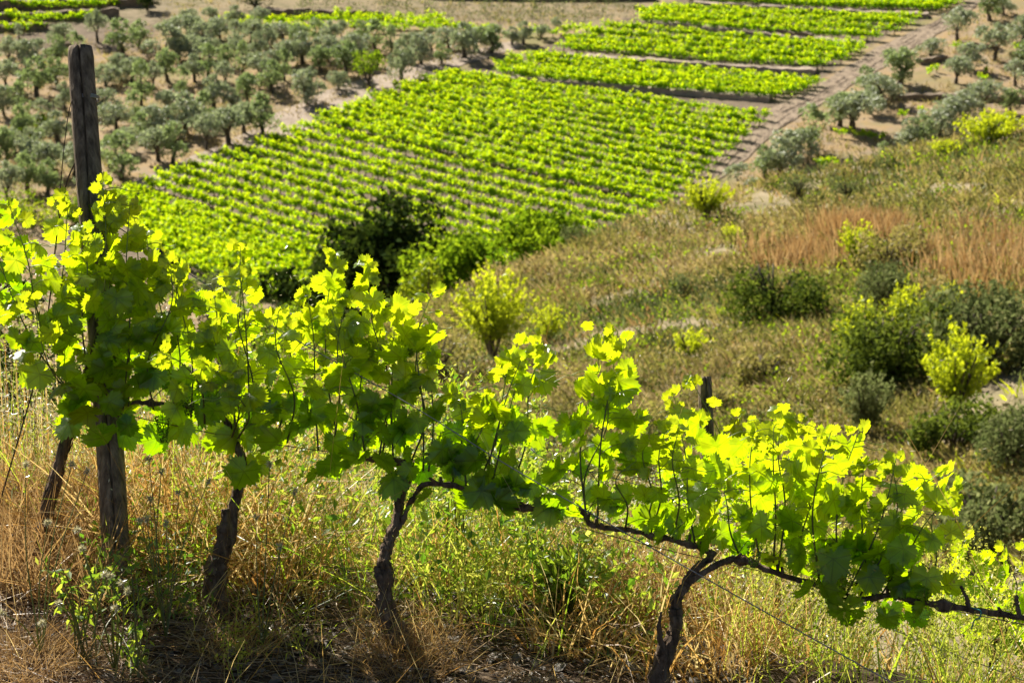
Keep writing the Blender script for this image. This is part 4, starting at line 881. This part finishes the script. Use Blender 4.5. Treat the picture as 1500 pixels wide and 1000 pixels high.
# second vine
VB_, org = vine_thing(325, 880, 5.85, "second grapevine from the left, trunk bent round a sawn black stump")
woody(VB_, org, "trunk", [(318, 905, 5.85), (316, 855, 5.85), (330, 800, 5.85), (340, 745, 5.86), (353, 690, 5.86), (352, 655, 5.86), (335, 632, 5.86)], [.048, .040, .032, .020, .017, .015, .013], n=80, seed=3)
woody(VB_, org, "stump", [(322, 860, 5.84), (325, 800, 5.83), (326, 745, 5.83)], [.034, .024, .018], n=36, seed=4)
woody(VB_, org, "cordon", [(348, 640, 5.86), (315, 604, 5.88), (240, 592, 5.9), (165, 588, 5.92)], [.014, .012, .010, .008], seed=5)
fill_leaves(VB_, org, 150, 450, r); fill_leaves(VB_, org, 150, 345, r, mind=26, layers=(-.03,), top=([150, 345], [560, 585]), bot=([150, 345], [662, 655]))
auto_shoots(VB_, org, 160, 440, 12, r)
for pth, Ds in [([(345, 640), (340, 540), (352, 450), (352, 360)], [5.86, 5.85, 5.85, 5.85]), ([(180, 600), (190, 480), (185, 390), (190, 302)], [5.9, 5.84, 5.84, 5.84]),
                ([(300, 620), (295, 570), (270, 535), (235, 515)], [5.7, 5.6, 5.55, 5.52]), ([(340, 640), (350, 600), (330, 560), (305, 535)], [5.75, 5.62, 5.55, 5.52]), ([(350, 640), (365, 610), (352, 585), (338, 565)], [5.7, 5.58, 5.53, 5.52])]:
    make_shoot(VB_, org, pth, Ds, r, size=.051)
# third vine
VC_, org = vine_thing(580, 930, 5.76, "third grapevine from the left, forked trunk with a shaggy base")
woody(VC_, org, "trunk", [(590, 955, 5.74), (570, 915, 5.74), (562, 870, 5.74), (568, 820, 5.74), (578, 775, 5.75), (584, 735, 5.76), (596, 692, 5.77), (600, 672, 5.77)], [.062, .046, .032, .024, .019, .017, .016, .013], n=90, seed=6)
woody(VC_, org, "stump", [(558, 880, 5.73), (556, 850, 5.73), (554, 830, 5.73)], [.026, .018, .013], n=26, seed=7)
woody(VC_, org, "cordon", [(580, 775, 5.75), (592, 752, 5.74), (610, 728, 5.73), (628, 708, 5.72), (690, 716, 5.7), (745, 740, 5.68), (790, 745, 5.68), (830, 742, 5.68)], [.010, .009, .009, .010, .011, .013, .011, .006], seed=8, n=70)
woody(VC_, org, "cordon", [(600, 680, 5.77), (550, 672, 5.8), (490, 668, 5.82)], [.013, .012, .009], seed=9, n=36)
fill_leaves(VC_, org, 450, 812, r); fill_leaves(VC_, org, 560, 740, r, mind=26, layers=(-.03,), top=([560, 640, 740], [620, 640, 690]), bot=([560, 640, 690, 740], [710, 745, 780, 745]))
auto_shoots(VC_, org, 455, 740, 12, r)
for pth, Ds in [([(500, 668), (480, 560), (478, 460), (492, 374)], [5.8, 5.8, 5.8, 5.8]), ([(560, 672), (570, 560), (545, 470), (540, 392)], [5.8, 5.78, 5.76, 5.76]), ([(620, 690), (620, 600), (610, 500), (632, 430)], [5.75, 5.75, 5.75, 5.75]),
                ([(715, 730), (735, 650), (755, 570), (788, 502)], [5.7, 5.68, 5.68, 5.66]), ([(690, 730), (725, 650), (735, 590), (745, 525)], [5.72, 5.68, 5.68, 5.66]), ([(740, 740), (770, 650), (775, 570), (795, 510)], [5.7, 5.7, 5.7, 5.68])]:
    make_shoot(VC_, org, pth, Ds, r, size=.051)
# fourth vine
VD_, org = vine_thing(965, 1010, 5.5, "rightmost grapevine of the near row, torn dead spur on the trunk and long bare arm")
woody(VD_, org, "trunk", [(958, 1050, 5.5), (970, 990, 5.5), (984, 925, 5.5), (990, 880, 5.5), (1010, 848, 5.51), (1032, 824, 5.52), (1042, 812, 5.53)], [.040, .034, .026, .020, .016, .014, .011], n=90, seed=10)
woody(VD_, org, "stump", [(972, 960, 5.49), (967, 925, 5.48), (965, 896, 5.48)], [.018, .010, .004], n=26, seed=11)
woody(VD_, org, "cordon", [(1005, 855, 5.51), (1050, 826, 5.5), (1085, 820, 5.5), (1130, 836, 5.48), (1200, 856, 5.46), (1250, 878, 5.44), (1300, 872, 5.42), (1340, 880, 5.4), (1420, 892, 5.36), (1520, 908, 5.3)], [.013, .012, .013, .012, .010, .011, .010, .011, .012, .010], seed=12, n=110)
woody(VD_, org, "cordon", [(1045, 812, 5.53), (990, 792, 5.56), (930, 778, 5.6), (870, 768, 5.63), (845, 742, 5.64)], [.012, .011, .010, .011, .006], seed=13, n=60)
woody(VD_, org, "spur", [(1308, 878, 5.42), (1303, 862, 5.42), (1302, 850, 5.42)], [.008, .006, .006], seed=14, n=14)
woody(VD_, org, "spur", [(1418, 892, 5.36), (1412, 872, 5.36), (1411, 858, 5.36)], [.009, .007, .006], seed=15, n=14)
woody(VD_, org, "spur", [(1494, 905, 5.3), (1491, 885, 5.3), (1492, 872, 5.3)], [.009, .008, .007], seed=16, n=14)
mb = MB(); k0 = P(1429, 895, 5.34); tube(mb, smooth_path([k0 + [-.012, 0, .012], k0 + [.01, -.015, .008], k0 + [.008, -.015, -.012], k0 + [-.004, -.012, -.02], k0 + [-.01, -.012, -.045]], 20) - org, .002, 5); mb.build("twine_tie", M_tie, VD_, True)
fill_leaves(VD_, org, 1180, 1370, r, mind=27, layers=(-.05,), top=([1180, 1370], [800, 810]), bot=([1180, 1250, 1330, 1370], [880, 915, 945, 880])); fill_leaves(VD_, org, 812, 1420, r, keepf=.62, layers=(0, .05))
auto_shoots(VD_, org, 850, 1050, 6, r); auto_shoots(VD_, org, 1060, 1360, 9, r, size=.051)
for pth, Ds in [([(860, 765), (850, 660), (870, 580), (880, 492)], [5.6] * 4), ([(875, 770), (880, 650), (895, 560), (905, 486)], [5.6, 5.58, 5.58, 5.58]), ([(1140, 835), (1150, 740), (1140, 670), (1145, 602)], [5.48] * 4),
                ([(1230, 850), (1225, 770), (1235, 700), (1258, 632)], [5.44] * 4), ([(1260, 872), (1300, 800), (1330, 730), (1380, 690)], [5.42] * 4), ([(1240, 870), (1280, 790), (1300, 730), (1312, 672)], [5.42, 5.4, 5.38, 5.38]), ([(1290, 872), (1330, 810), (1360, 760), (1410, 712)], [5.42, 5.4, 5.36, 5.34]),
                ([(1200, 850), (1190, 760), (1200, 690), (1215, 640)], [5.44, 5.4, 5.36, 5.34])]:
    make_shoot(VD_, org, pth, Ds, r, size=.055)
cluster(VD_, org, 1240, 836, 5.38, .06, r, .85); cluster(VD_, org, 1105, 800, 5.42, .06, r); cluster(VC_, org, 712, 640, 5.6, .07, r, .4); cluster(VC_, org, 600, 690, 5.62, .08, r, .3); cluster(VB_, org, 432, 560, 5.6, .06, r, .6); cluster(VC_, org, 640, 655, 5.6, .07, r, .35)
# vine of the next row, behind the thin post
VE_, org = vine_thing(1130, 1060, 7.0, "darker grapevine of the next row growing round the thin back post")
woody(VE_, org, "trunk", [(1130, 1100, 7.0), (1125, 960, 7.0), (1140, 860, 7.0), (1120, 800, 7.0)], [.03, .025, .02, .015], seed=20)
tE = ([960, 1000, 1040, 1080, 1100, 1140, 1200, 1230], [640, 585, 620, 625, 600, 612, 640, 700]); bE = ([960, 1000, 1100, 1200, 1230], [700, 760, 850, 850, 760])
fill_leaves(VE_, org, 975, 1225, r, Dof=6.55, top=tE, bot=bE, layers=(-.05, .1), mind=21, sz=(.036, .058))
for pth in [[(1040, 790), (1020, 700), (1005, 640), (985, 575)], [(1060, 780), (1050, 700), (1060, 650), (1015, 560)], [(1120, 790), (1110, 720), (1100, 660), (1095, 605)], [(1150, 800), (1165, 720), (1170, 670), (1180, 615)], [(1090, 790), (1080, 720), (1080, 670), (1075, 625)]]:
    make_shoot(VE_, org, pth, [6.95] * 4, r, size=.052, clip_=False)
VF_, org = vine_thing(1460, 1000, 6.9, "blurred young grapevine of the next row at the lower right edge")
woody(VF_, org, "trunk", [(1450, 1060, 6.5), (1455, 980, 6.5), (1470, 900, 6.5)], [.02, .018, .012], seed=21)
tF = ([1330, 1350, 1380, 1400, 1430, 1470, 1500, 1560], [860, 840, 850, 795, 790, 830, 840, 835]); bF = ([1330, 1380, 1450, 1560], [880, 900, 960, 980])
fill_leaves(VF_, org, 1335, 1555, r, Dof=6.5, top=tF, bot=bF, layers=(0, .15), mind=17, sz=(.036, .055), keepf=.92, var0=.4)
for pth in [[(1470, 900), (1440, 860), (1420, 820), (1412, 792)], [(1480, 900), (1490, 860), (1480, 830), (1475, 800)]]: make_shoot(VF_, org, pth, [6.5] * 4, r, size=.05, clip_=False)

# ------------------------------------------------------------------ near grass, litter, weeds
def near_pts(n, u0, u1, t0, t1, rr_=rng):
    """points on the near bank; t is the distance behind the vine row"""
    xa = (u0 - 750) / FOC * 5.7; xb = (u1 - 750) / FOC * 5.7; t = rr_.uniform(t0, t1, n); x = rr_.uniform(xa, xb, n); y = 5.10 - .318 * x + t
    x = x * (1 + .16 * t); return np.c_[x, y, terrain(x, y)], t
def grass(name, specs, label, cat, seed):
    r = np.random.default_rng(seed); mb = MB(); mats = []; heads = []
    for (n, u0, u1, t0, t1, h0, h1, wd, mat, upk, bend, fr) in specs:
        if mat not in mats: mats.append(mat)
        p, t = near_pts(n, u0, u1, t0, t1, r); cl = .5 * vnoise(p[:, 0], p[:, 1], .16, seed) + .5 * vnoise(p[:, 0], p[:, 1], .45, seed + 7); k = cl > (.40 if fr else .25); p = p[k]; n = len(p)
        d = np.c_[r.normal(size=n) * .35, r.normal(size=n) * .35, np.full(n, upk)]; L = r.uniform(h0, h1, n) * (.7 + .5 * cl[k])
        L = L + np.clip(t[k] - .5, 0, 3) * fr
        blades(mb, p - [0, 0, .02], d, L, r.uniform(.6, 1.3, n) * wd, r.uniform(0, bend, n), r.random(n), mats.index(mat), seg=3, r=r)
        heads.append(p + nrm(d) * L[:, None])
    return tag(mb.build(name, mats), label, cat, kind='stuff'), np.vstack(heads)
# n, u0, u1, t0, t1, h0, h1, width, material, up, bend, extra height per metre behind the row
g1, hd1 = grass("dry_grass", [(420, -60, 100, .1, 1.2, .2, .45, .0062, M_straw, 1.0, .8, .1), (2500, 90, 420, .1, 1.6, .25, .70, .0062, M_straw, 1.0, .8, .42), (1600, -60, 130, -.3, .5, .12, .42, .0056, M_rust, 1.1, .6, 0), (1700, 800, 1120, .1, 1.5, .2, .5, .006, M_straw, 1.0, .8, .3),
                              (1300, 380, 820, .1, 1.5, .2, .5, .006, M_straw, 1.0, .8, .3), (900, 860, 1060, .5, 1.2, .3, .5, .0056, M_rust, 1.8, .4, .3), (700, 1080, 1560, .1, 1.6, .2, .45, .006, M_straw, 1.0, .8, .3),
                              (120, 230, 700, -.35, .2, .10, .35, .0025, M_rust, 1.0, .7, 0), (260, 520, 680, -.15, .2, .12, .36, .0025, M_straw, 1.3, .8, 0), (170, -50, 900, -.7, -.1, .10, .45, .0025, M_straw, .8, .5, 0), (230, 90, 1560, 0, 1.4, .6, 1.0, .003, M_straw, 1.2, .35, .2)],
                "tall dry straw coloured grass behind and between the vine trunks", "dry grass", 91)
for k, (u, v, n_, w_, h_, lb) in enumerate([(590, 955, 420, .12, .22, 'dry brown grass tussock round the foot of the forked trunk'), (335, 895, 260, .10, .16, 'dry grass tussock round the foot of the second trunk'), (45, 845, 300, .12, .20, 'orange dry grass tussock at the lower left edge'), (0, 860, 300, .14, .20, 'orange dry tussock cut by the left edge'), (770, 985, 400, .12, .14, 'low rusty tussock at the bottom edge right of the forked trunk')]):
    r_ = np.random.default_rng(400 + k); q_ = P(u, v, 5.6 if k < 2 else 5.35); q_[2] = terrain(q_[0], q_[1]); mb = MB(); a_ = r_.uniform(0, 6.28, n_); rr_ = np.sqrt(r_.random(n_)) * w_; b_ = np.c_[np.cos(a_) * rr_, np.sin(a_) * rr_, 0 * a_ - .01]
    blades(mb, b_, np.c_[b_[:, :2] * 5 + r_.normal(size=(n_, 2)) * .35, np.ones(n_)], r_.uniform(.4, 1, n_) * h_, .0022, r_.uniform(.1, .7, n_), r_.random(n_), 0, 4, r=r_)
    tag(mb.build('grass_tussock', M_rust if k != 1 else M_straw, origin=None), lb, 'grass tussock').location = tuple(q_)
g2, hd2 = grass("green_grass", [(1900, 250, 820, .15, 1.7, .25, .62, .006, M_weed, .9, .8, .40), (1100, -60, 260, .2, 1.6, .25, .6, .004, M_weed, .9, .8, .38), (900, 760, 1560, .1, 1.7, .2, .45, .006, M_weed, .9, .8, .28), (240, 30, 480, -.3, .1, .08, .3, .004, M_weed, 1.0, .7, 0)],
                "fresh green grass and weeds mixed into the dry grass behind the vines", "grass", 92)
# leafy herb layer
rr = np.random.default_rng(93); mb = MB()
for (n, u0, u1, t0, t1, z0, z1, s0, s1, b0) in [(2000, 380, 800, .1, 1.4, .05, .5, .022, .05, .4), (1200, 760, 1000, .2, 1.2, .05, .35, .02, .045, .4), (900, 150, 380, .2, 1.4, .1, .5, .02, .045, .4), (9000, 360, 800, .2, 1.7, .05, .62, .012, .032, .45), (3000, 760, 1100, .3, 1.7, .05, .4, .01, .028, .45), (3200, -40, 380, .3, 1.7, .1, .6, .01, .028, .5), (800, 90, 300, -.35, .2, .02, .20, .014, .034, .1)]:
    p, t = near_pts(n, u0, u1, t0, t1, rr); k = vnoise(p[:, 0], p[:, 1], .17, 95) > .38; p = p[k]; t = t[k]; n = len(p); p[:, 2] += rr.uniform(z0, z1, n) + np.clip(t - .4, 0, 3) * .38
    leafquads(mb, p, rr.uniform(s0, s1, n), rr.uniform(1.6, 3.2, n)[:, None] * 1.0, var=np.clip(b0 + rr.normal(size=n) * .28, 0, 1), r=rr, updir=.3)
tag(mb.build("herb_leaves", M_weed), "small light green herb leaves woven through the grass behind the vines", "herbs", kind='stuff')
# seed husks catching light
mb = MB(); hd1 = hd1[hd1[:, 1] > 5.10 - .318 * hd1[:, 0] + .25]; h = np.vstack([hd1[rr.random(len(hd1)) < .5], hd2[rr.random(len(hd2)) < .12]]); h = np.repeat(h, 3, 0) + rr.normal(size=(len(h) * 3, 3)) * .018
leafquads(mb, h, rr.uniform(.008, .020, len(h)), 3.2, var=rr.random(len(h)), r=rr)
u_ = rr.uniform(-40, 75, 1500); v_ = rr.uniform(400, 640, 1500); pp = P(u_, v_, rr.uniform(6.0, 6.6, 1500))[:900]; leafquads(mb, pp, rr.uniform(.010, .020, 900), 3.5, var=rr.random(900), r=rr, updir=-.4)
tag(mb.build("seed_husks", M_oat), "pale seed husks of wild oats catching the light in the grass", "seed heads", kind='stuff')
pb = P(rr.uniform(-40, 75, 60), rr.uniform(400, 620, 60), 6.4); base = pb.copy(); base[:, 2] = terrain(base[:, 0], base[:, 1]); mb = MB(); blades(mb, base, pb - base, np.linalg.norm(pb - base, axis=1), (.003), .05, rr.random(60), 0, 3, r=rr)
tag(mb.build("wild_oats", M_straw), "tall wild oat stalks at the left edge beside the slanting wire", "wild oats", kind='stuff')
# yellow bedstraw, lower right
def bedstraw(u0, u1, t0, t1, n, hmax, label, seed):
    r = np.random.default_rng(seed); ctr, tc_ = near_pts(max(4, n // 11), u0, u1, t0, t1, r); ii = r.integers(0, len(ctr), n); p = ctr[ii] + r.normal(size=(n, 3)) * [.045, .045, 0]; t = tc_[ii]; p[:, 2] = terrain(p[:, 0], p[:, 1]); mb = MB(); st = MB(); c = p.mean(0); o = empty("bedstraw_bush", c, label, "bush")
    d = nrm(np.c_[r.normal(size=n) * .3, r.normal(size=n) * .3, np.ones(n) * 1.4]); L = r.uniform(.45, 1, n) * hmax + np.clip(t - .5, 0, 3) * .35
    blades(st, p - c, d, L, .0028, .08, r.random(n) * .6 + .3, 0, 3, r=r); m_ = 34; k = np.repeat(np.arange(n), m_); f = 1 - r.random(n * m_) ** 1.3 * .65
    q = p[k] + d[k] * (L[k] * f)[:, None] + r.normal(size=(n * m_, 3)) * (.010 + .028 * (1 - f))[:, None] - c
    leafquads(mb, q, r.uniform(.006, .014, len(q)), 1.4, var=np.clip(.5 + f * .4 + r.normal(size=len(q)) * .2 - .25, 0, 1), r=r)
    st.build("stem", M_weed, o); mb.build("flowers", M_flower, o); return o
bedstraw(1040, 1230, .1, .9, 120, .56, "yellow-green flowering bedstraw bush under the middle of the right-hand cordon", 101)
bedstraw(1200, 1400, .1, 1.0, 150, .56, "wide yellow-green bedstraw bush around the grey metal stake", 102)
bedstraw(1380, 1540, .1, .9, 80, .26, "yellow-green bedstraw bush in the lower right corner", 103)
bedstraw(620, 760, .1, 1.0, 60, .32, "pale green flowering weed right of the forked middle trunk", 104)
bedstraw(830, 930, .3, .9, 40, .30, "thin pale flowering weed left of the right-hand trunk", 105)
# leafy shrub under the gap
def leafy(u0, u1, D, v0, v1, n, label, seed, sz=.035, mat=None, name="leafy_shrub"):
    r = np.random.default_rng(seed); base = P((u0 + u1) / 2, v1 + 60, D); base[2] = terrain(base[0], base[1]); o = empty(name, base, label, "shrub"); st = MB(); lf = MB()
    for k in range(n):
        tip = P(r.uniform(u0, u1), r.uniform(v0, v1 - 10), D + r.normal() * .12) - base; b = np.array([r.normal() * .03, 0, 0]); path = smooth_path([b, tip * [.45, .5, .7], tip], 14); tube(st, path, np.linspace(.003, .0012, 14), 5, cap=False)
        idx = r.integers(5, 14, 12); pp = path[idx]; dr = nrm(np.c_[r.normal(size=12), r.normal(size=12) * .6, -np.abs(r.normal(size=12)) * .9]); leafquads(lf, pp + dr * sz * .5, r.uniform(.7, 1.3, 12) * sz, 3.0, var=r.random(12) * .8, r=r, updir=-.8)
    st.build("stem", M_stem, o); lf.build("foliage", mat or M_weed, o); return o
leafy(745, 905, 5.95, 780, 860, 55, "dark narrow-leaved green shrub in the grass under the right-hand cordon", 111, .045)
leafy(60, 190, 5.45, 790, 900, 11, "leafy green weed in front of the foot of the thick post", 112, .035)
leafy(150, 260, 5.4, 830, 960, 9, "upright green weed just right of the foot of the thick post", 113, .032)
leafy(640, 700, 6.1, 590, 700, 6, "thin pale weed stalk standing behind the gap in the leaves", 114, .018)
# scabious: long thin stalks with round seed heads
def scabious(pts, label, seed):
    r = np.random.default_rng(seed); b = np.array(P(*pts[0])); b[2] = terrain(b[0], b[1]); o = empty("scabious", b, label, "wildflower"); st = MB()
    for (u, v, D) in pts[1:]:
        tip = P(u, v, D) - b; tube(st, smooth_path([(0, 0, 0), tip * [.4, .4, .55] + r.normal(size=3) * .01, tip], 12), np.linspace(.0022, .0011, 12), 5, var=.6, cap=False)
        hb = MB(); n = 70; d = nrm(r.normal(size=(n, 3))); blades(hb, tip + d * .003, d, r.uniform(.008, .0135, n), .0028, .0, r.random(n), 0, 1, r=r); hb.build("seed_head", M_oat, o)
    st.build("stem", M_stem, o); return o
scabious([(165, 930, 5.4), (120, 803, 5.35), (153, 840, 5.3), (162, 843, 5.4), (178, 852, 5.35), (186, 865, 5.3), (168, 890, 5.25), (113, 776, 5.4), (86, 883, 5.3)], "weed with pale round seed heads in front of the foot of the thick post", 121)
scabious([(60, 950, 5.5), (38, 680, 5.6), (70, 765, 5.5), (105, 680, 5.6), (3, 897, 5.2), (62, 912, 5.2), (128, 690, 5.7)], "thin weed with round seed heads at the lower left edge", 122)
scabious([(240, 880, 5.6), (215, 760, 5.6), (243, 766, 5.6), (220, 730, 5.7), (236, 690, 5.7), (262, 720, 5.7), (305, 705, 5.7), (205, 762, 5.5), (218, 672, 5.75)], "weed with round brown seed heads between the thick post and the second trunk", 123)
scabious([(380, 880, 5.6), (375, 757, 5.7), (395, 680, 5.75), (432, 720, 5.7), (410, 800, 5.6)], "weed with round seed heads right of the second trunk", 124)
bedstraw(300, 420, -.45, -.2, 10, .12, 'small sprigs of yellow bedstraw flowers on the shaded ground right of the second trunk', 106)
# dead twigs sticking up out of the canopy
def twig(pts, label, seed, rad=.0028, br=4):
    r = np.random.default_rng(seed); p = smooth_path(np.array([P(*q) for q in pts]), 40); p[1:-1] += r.normal(size=(38, 3)) * .0012; mb = MB(); o = p[0]; tube(mb, p - o, np.linspace(rad, rad * .35, 40), 6)
    for k in range(br):
        i = int(r.uniform(12, 38)); d = nrm(p[min(i + 1, 39)] - p[i - 1]) + r.normal(size=3) * .55; L = r.uniform(.04, .12); q = [p[i], p[i] + nrm(d) * L * .5 + r.normal(size=3) * .004, p[i] + nrm(d) * L]
        tube(mb, smooth_path(np.array(q), 8) - o, np.linspace(rad * .5, rad * .2, 8), 4)
    return tag(mb.build("dead_twig", M_twig, smooth=True, origin=tuple(o)), label, "twig")
twig([(800, 660, 5.7), (850, 590, 5.7), (925, 510, 5.7), (960, 455, 5.7), (1000, 405, 5.7), (1040, 398, 5.7)], "longest bare twig slanting up right beside the tall shoot", 131, br=6)
twig([(860, 560, 5.75), (900, 480, 5.75), (925, 400, 5.75), (932, 385, 5.75)], "thin upright bare twig behind the tall shoot", 132, .0018)
twig([(938, 632, 5.6), (965, 590, 5.6), (985, 555, 5.6), (1001, 530, 5.6)], "straight bare twig between the tall shoot and the thin back post", 133, .0026, 1)
twig([(640, 575, 5.8), (690, 530, 5.8), (740, 495, 5.8), (775, 480, 5.8)], "bare twig leaning right over the gap in the middle", 134, .0018, 4)
twig([(650, 560, 5.9), (700, 510, 5.9), (750, 490, 5.9)], "second thin bare twig over the gap, below the first", 135, .0013, 3)
twig([(770, 690, 5.9), (795, 640, 5.9), (815, 585, 5.9), (818, 520, 5.9)], "grey bare twig in the narrow gap left of the tall shoot", 136, .0018, 5)
twig([(1450, 880, 6.5), (1465, 820, 6.5), (1474, 760, 6.5), (1474, 728, 6.5)], "grey forked dead twig above the blurred young vine", 137, .003, 5)
twig([(1452, 830, 6.5), (1480, 800, 6.5), (1505, 780, 6.5)], "grey dead twig bending right at the right edge", 138, .0025, 3)
twig([(1385, 770, 6.6), (1390, 735, 6.6), (1386, 700, 6.6)], "small dead twig right of the last shoot tip", 139, .002, 3)
twig([(600, 800, 6.0), (560, 700, 6.0), (430, 640, 6.0)], "bare bramble stalk arching left of the forked trunk", 140, .002, 3)
twig([(700, 900, 5.7), (740, 800, 5.75), (790, 700, 5.8)], "dry stalk rising right of the forked trunk", 141, .002, 2)
twig([(210, 900, 5.3), (270, 830, 5.3), (330, 780, 5.3), (352, 770, 5.3)], "dark dry stalk slanting between the thick post and the second trunk", 142, .0022, 2)
twig([(480, 1010, 5.0), (520, 920, 5.0), (590, 830, 5.0)], "pale dry stalk rising from the bottom edge near the forked trunk", 143, .002, 1)
# ground litter: straw, slate chips, dead vine leaves
rr = np.random.default_rng(151); n = 15000; p, t = near_pts(n, -70, 1000, -.95, .35, rr); p[:, 2] += rr.uniform(0, .018, n); den = np.where(p[:, 0] < -.85, 1, .38); k = rr.random(n) < den; p = p[k]; n = len(p)
mb = MB(); d = np.c_[rr.normal(size=n), rr.normal(size=n) * .7, rr.normal(size=n) * .10 + .03]; blades(mb, p, d, rr.uniform(.03, .16, n), rr.uniform(.0015, .0035, n), .03, rr.random(n), 0, 2, r=rr)
tag(mb.build("straw_litter", M_litter), "broken straw lying on the dark earth in front of the vines", "straw", kind='stuff')
mb = MB(); n = 4200; p, t = near_pts(n, -70, 1100, -.95, .4, rr)
oc = np.array([[1, .1, 0], [.3, .9, .1], [-.7, .7, 0], [-1, -.2, .1], [-.2, -.9, 0], [.8, -.7, .05], [0, 0, .5], [0, 0, -.5]], float); tri = np.array([[i, (i + 1) % 6, 6] for i in range(6)] + [[(i + 1) % 6, i, 7] for i in range(6)])
s = rr.uniform(.004, .014, n) * (1 + (rr.random(n) < .05) * 1.4); a = rr.uniform(0, 6.28, n); Xv = np.c_[np.cos(a), np.sin(a), rr.normal(size=n) * .2]; Zv = nrm(np.c_[rr.normal(size=(n, 2)) * .35, np.ones(n)]); Xv = nrm(Xv - (Xv * Zv).sum(1, keepdims=True) * Zv); Yv = np.cross(Zv, Xv)
scatter(mb, oc * [1, .75, .5], None, tri, None, p + [0, 0, .004], Xv, Yv, Zv, s, np.zeros(n)); tag(mb.build("slate_chips", M_stone), "flat slate chips scattered on the dark earth", "stones", kind='stuff')
M_dead = leafmat("dead vine leaf", [(0, (.20, .055, .015)), (1, (.42, .16, .04))], [(0, (.35, .08, .01)), (1, (.65, .22, .03))], .4, .03)
for k, (u, v, sz_) in enumerate([(146, 905, .05), (218, 892, .035), (155, 925, .04), (505, 948, .05), (288, 825, .045), (135, 978, .03), (30, 992, .035), (290, 850, .035)]):
    q_ = hit(u, v)[0]; mb = MB(); f = nrm(np.array([[rr.normal() * .4, -.7, .8]])); add_leaves(mb, np.array([[0, 0, .02]]), f, np.array([[rr.normal(), .3, -.4]]), np.array([sz_]), np.array([rr.random()]), rr)
    tag(mb.build("dead_leaf", M_dead, origin=tuple(q_), parent=None), f"curled rust orange dead vine leaf, {['largest one by the foot of the thick post', 'right of the weeds at the post foot', 'just below the largest by the post', 'left of the forked trunk base', 'against the second trunk, upper one', 'near the bottom edge below the post', 'in the bottom left corner', 'against the second trunk, lower one'][k]}", "dead leaf")
    o = bpy.context.scene.objects[-1]
print("objects", len(bpy.data.objects), "polys", sum(len(m.polygons) for m in bpy.data.meshes))
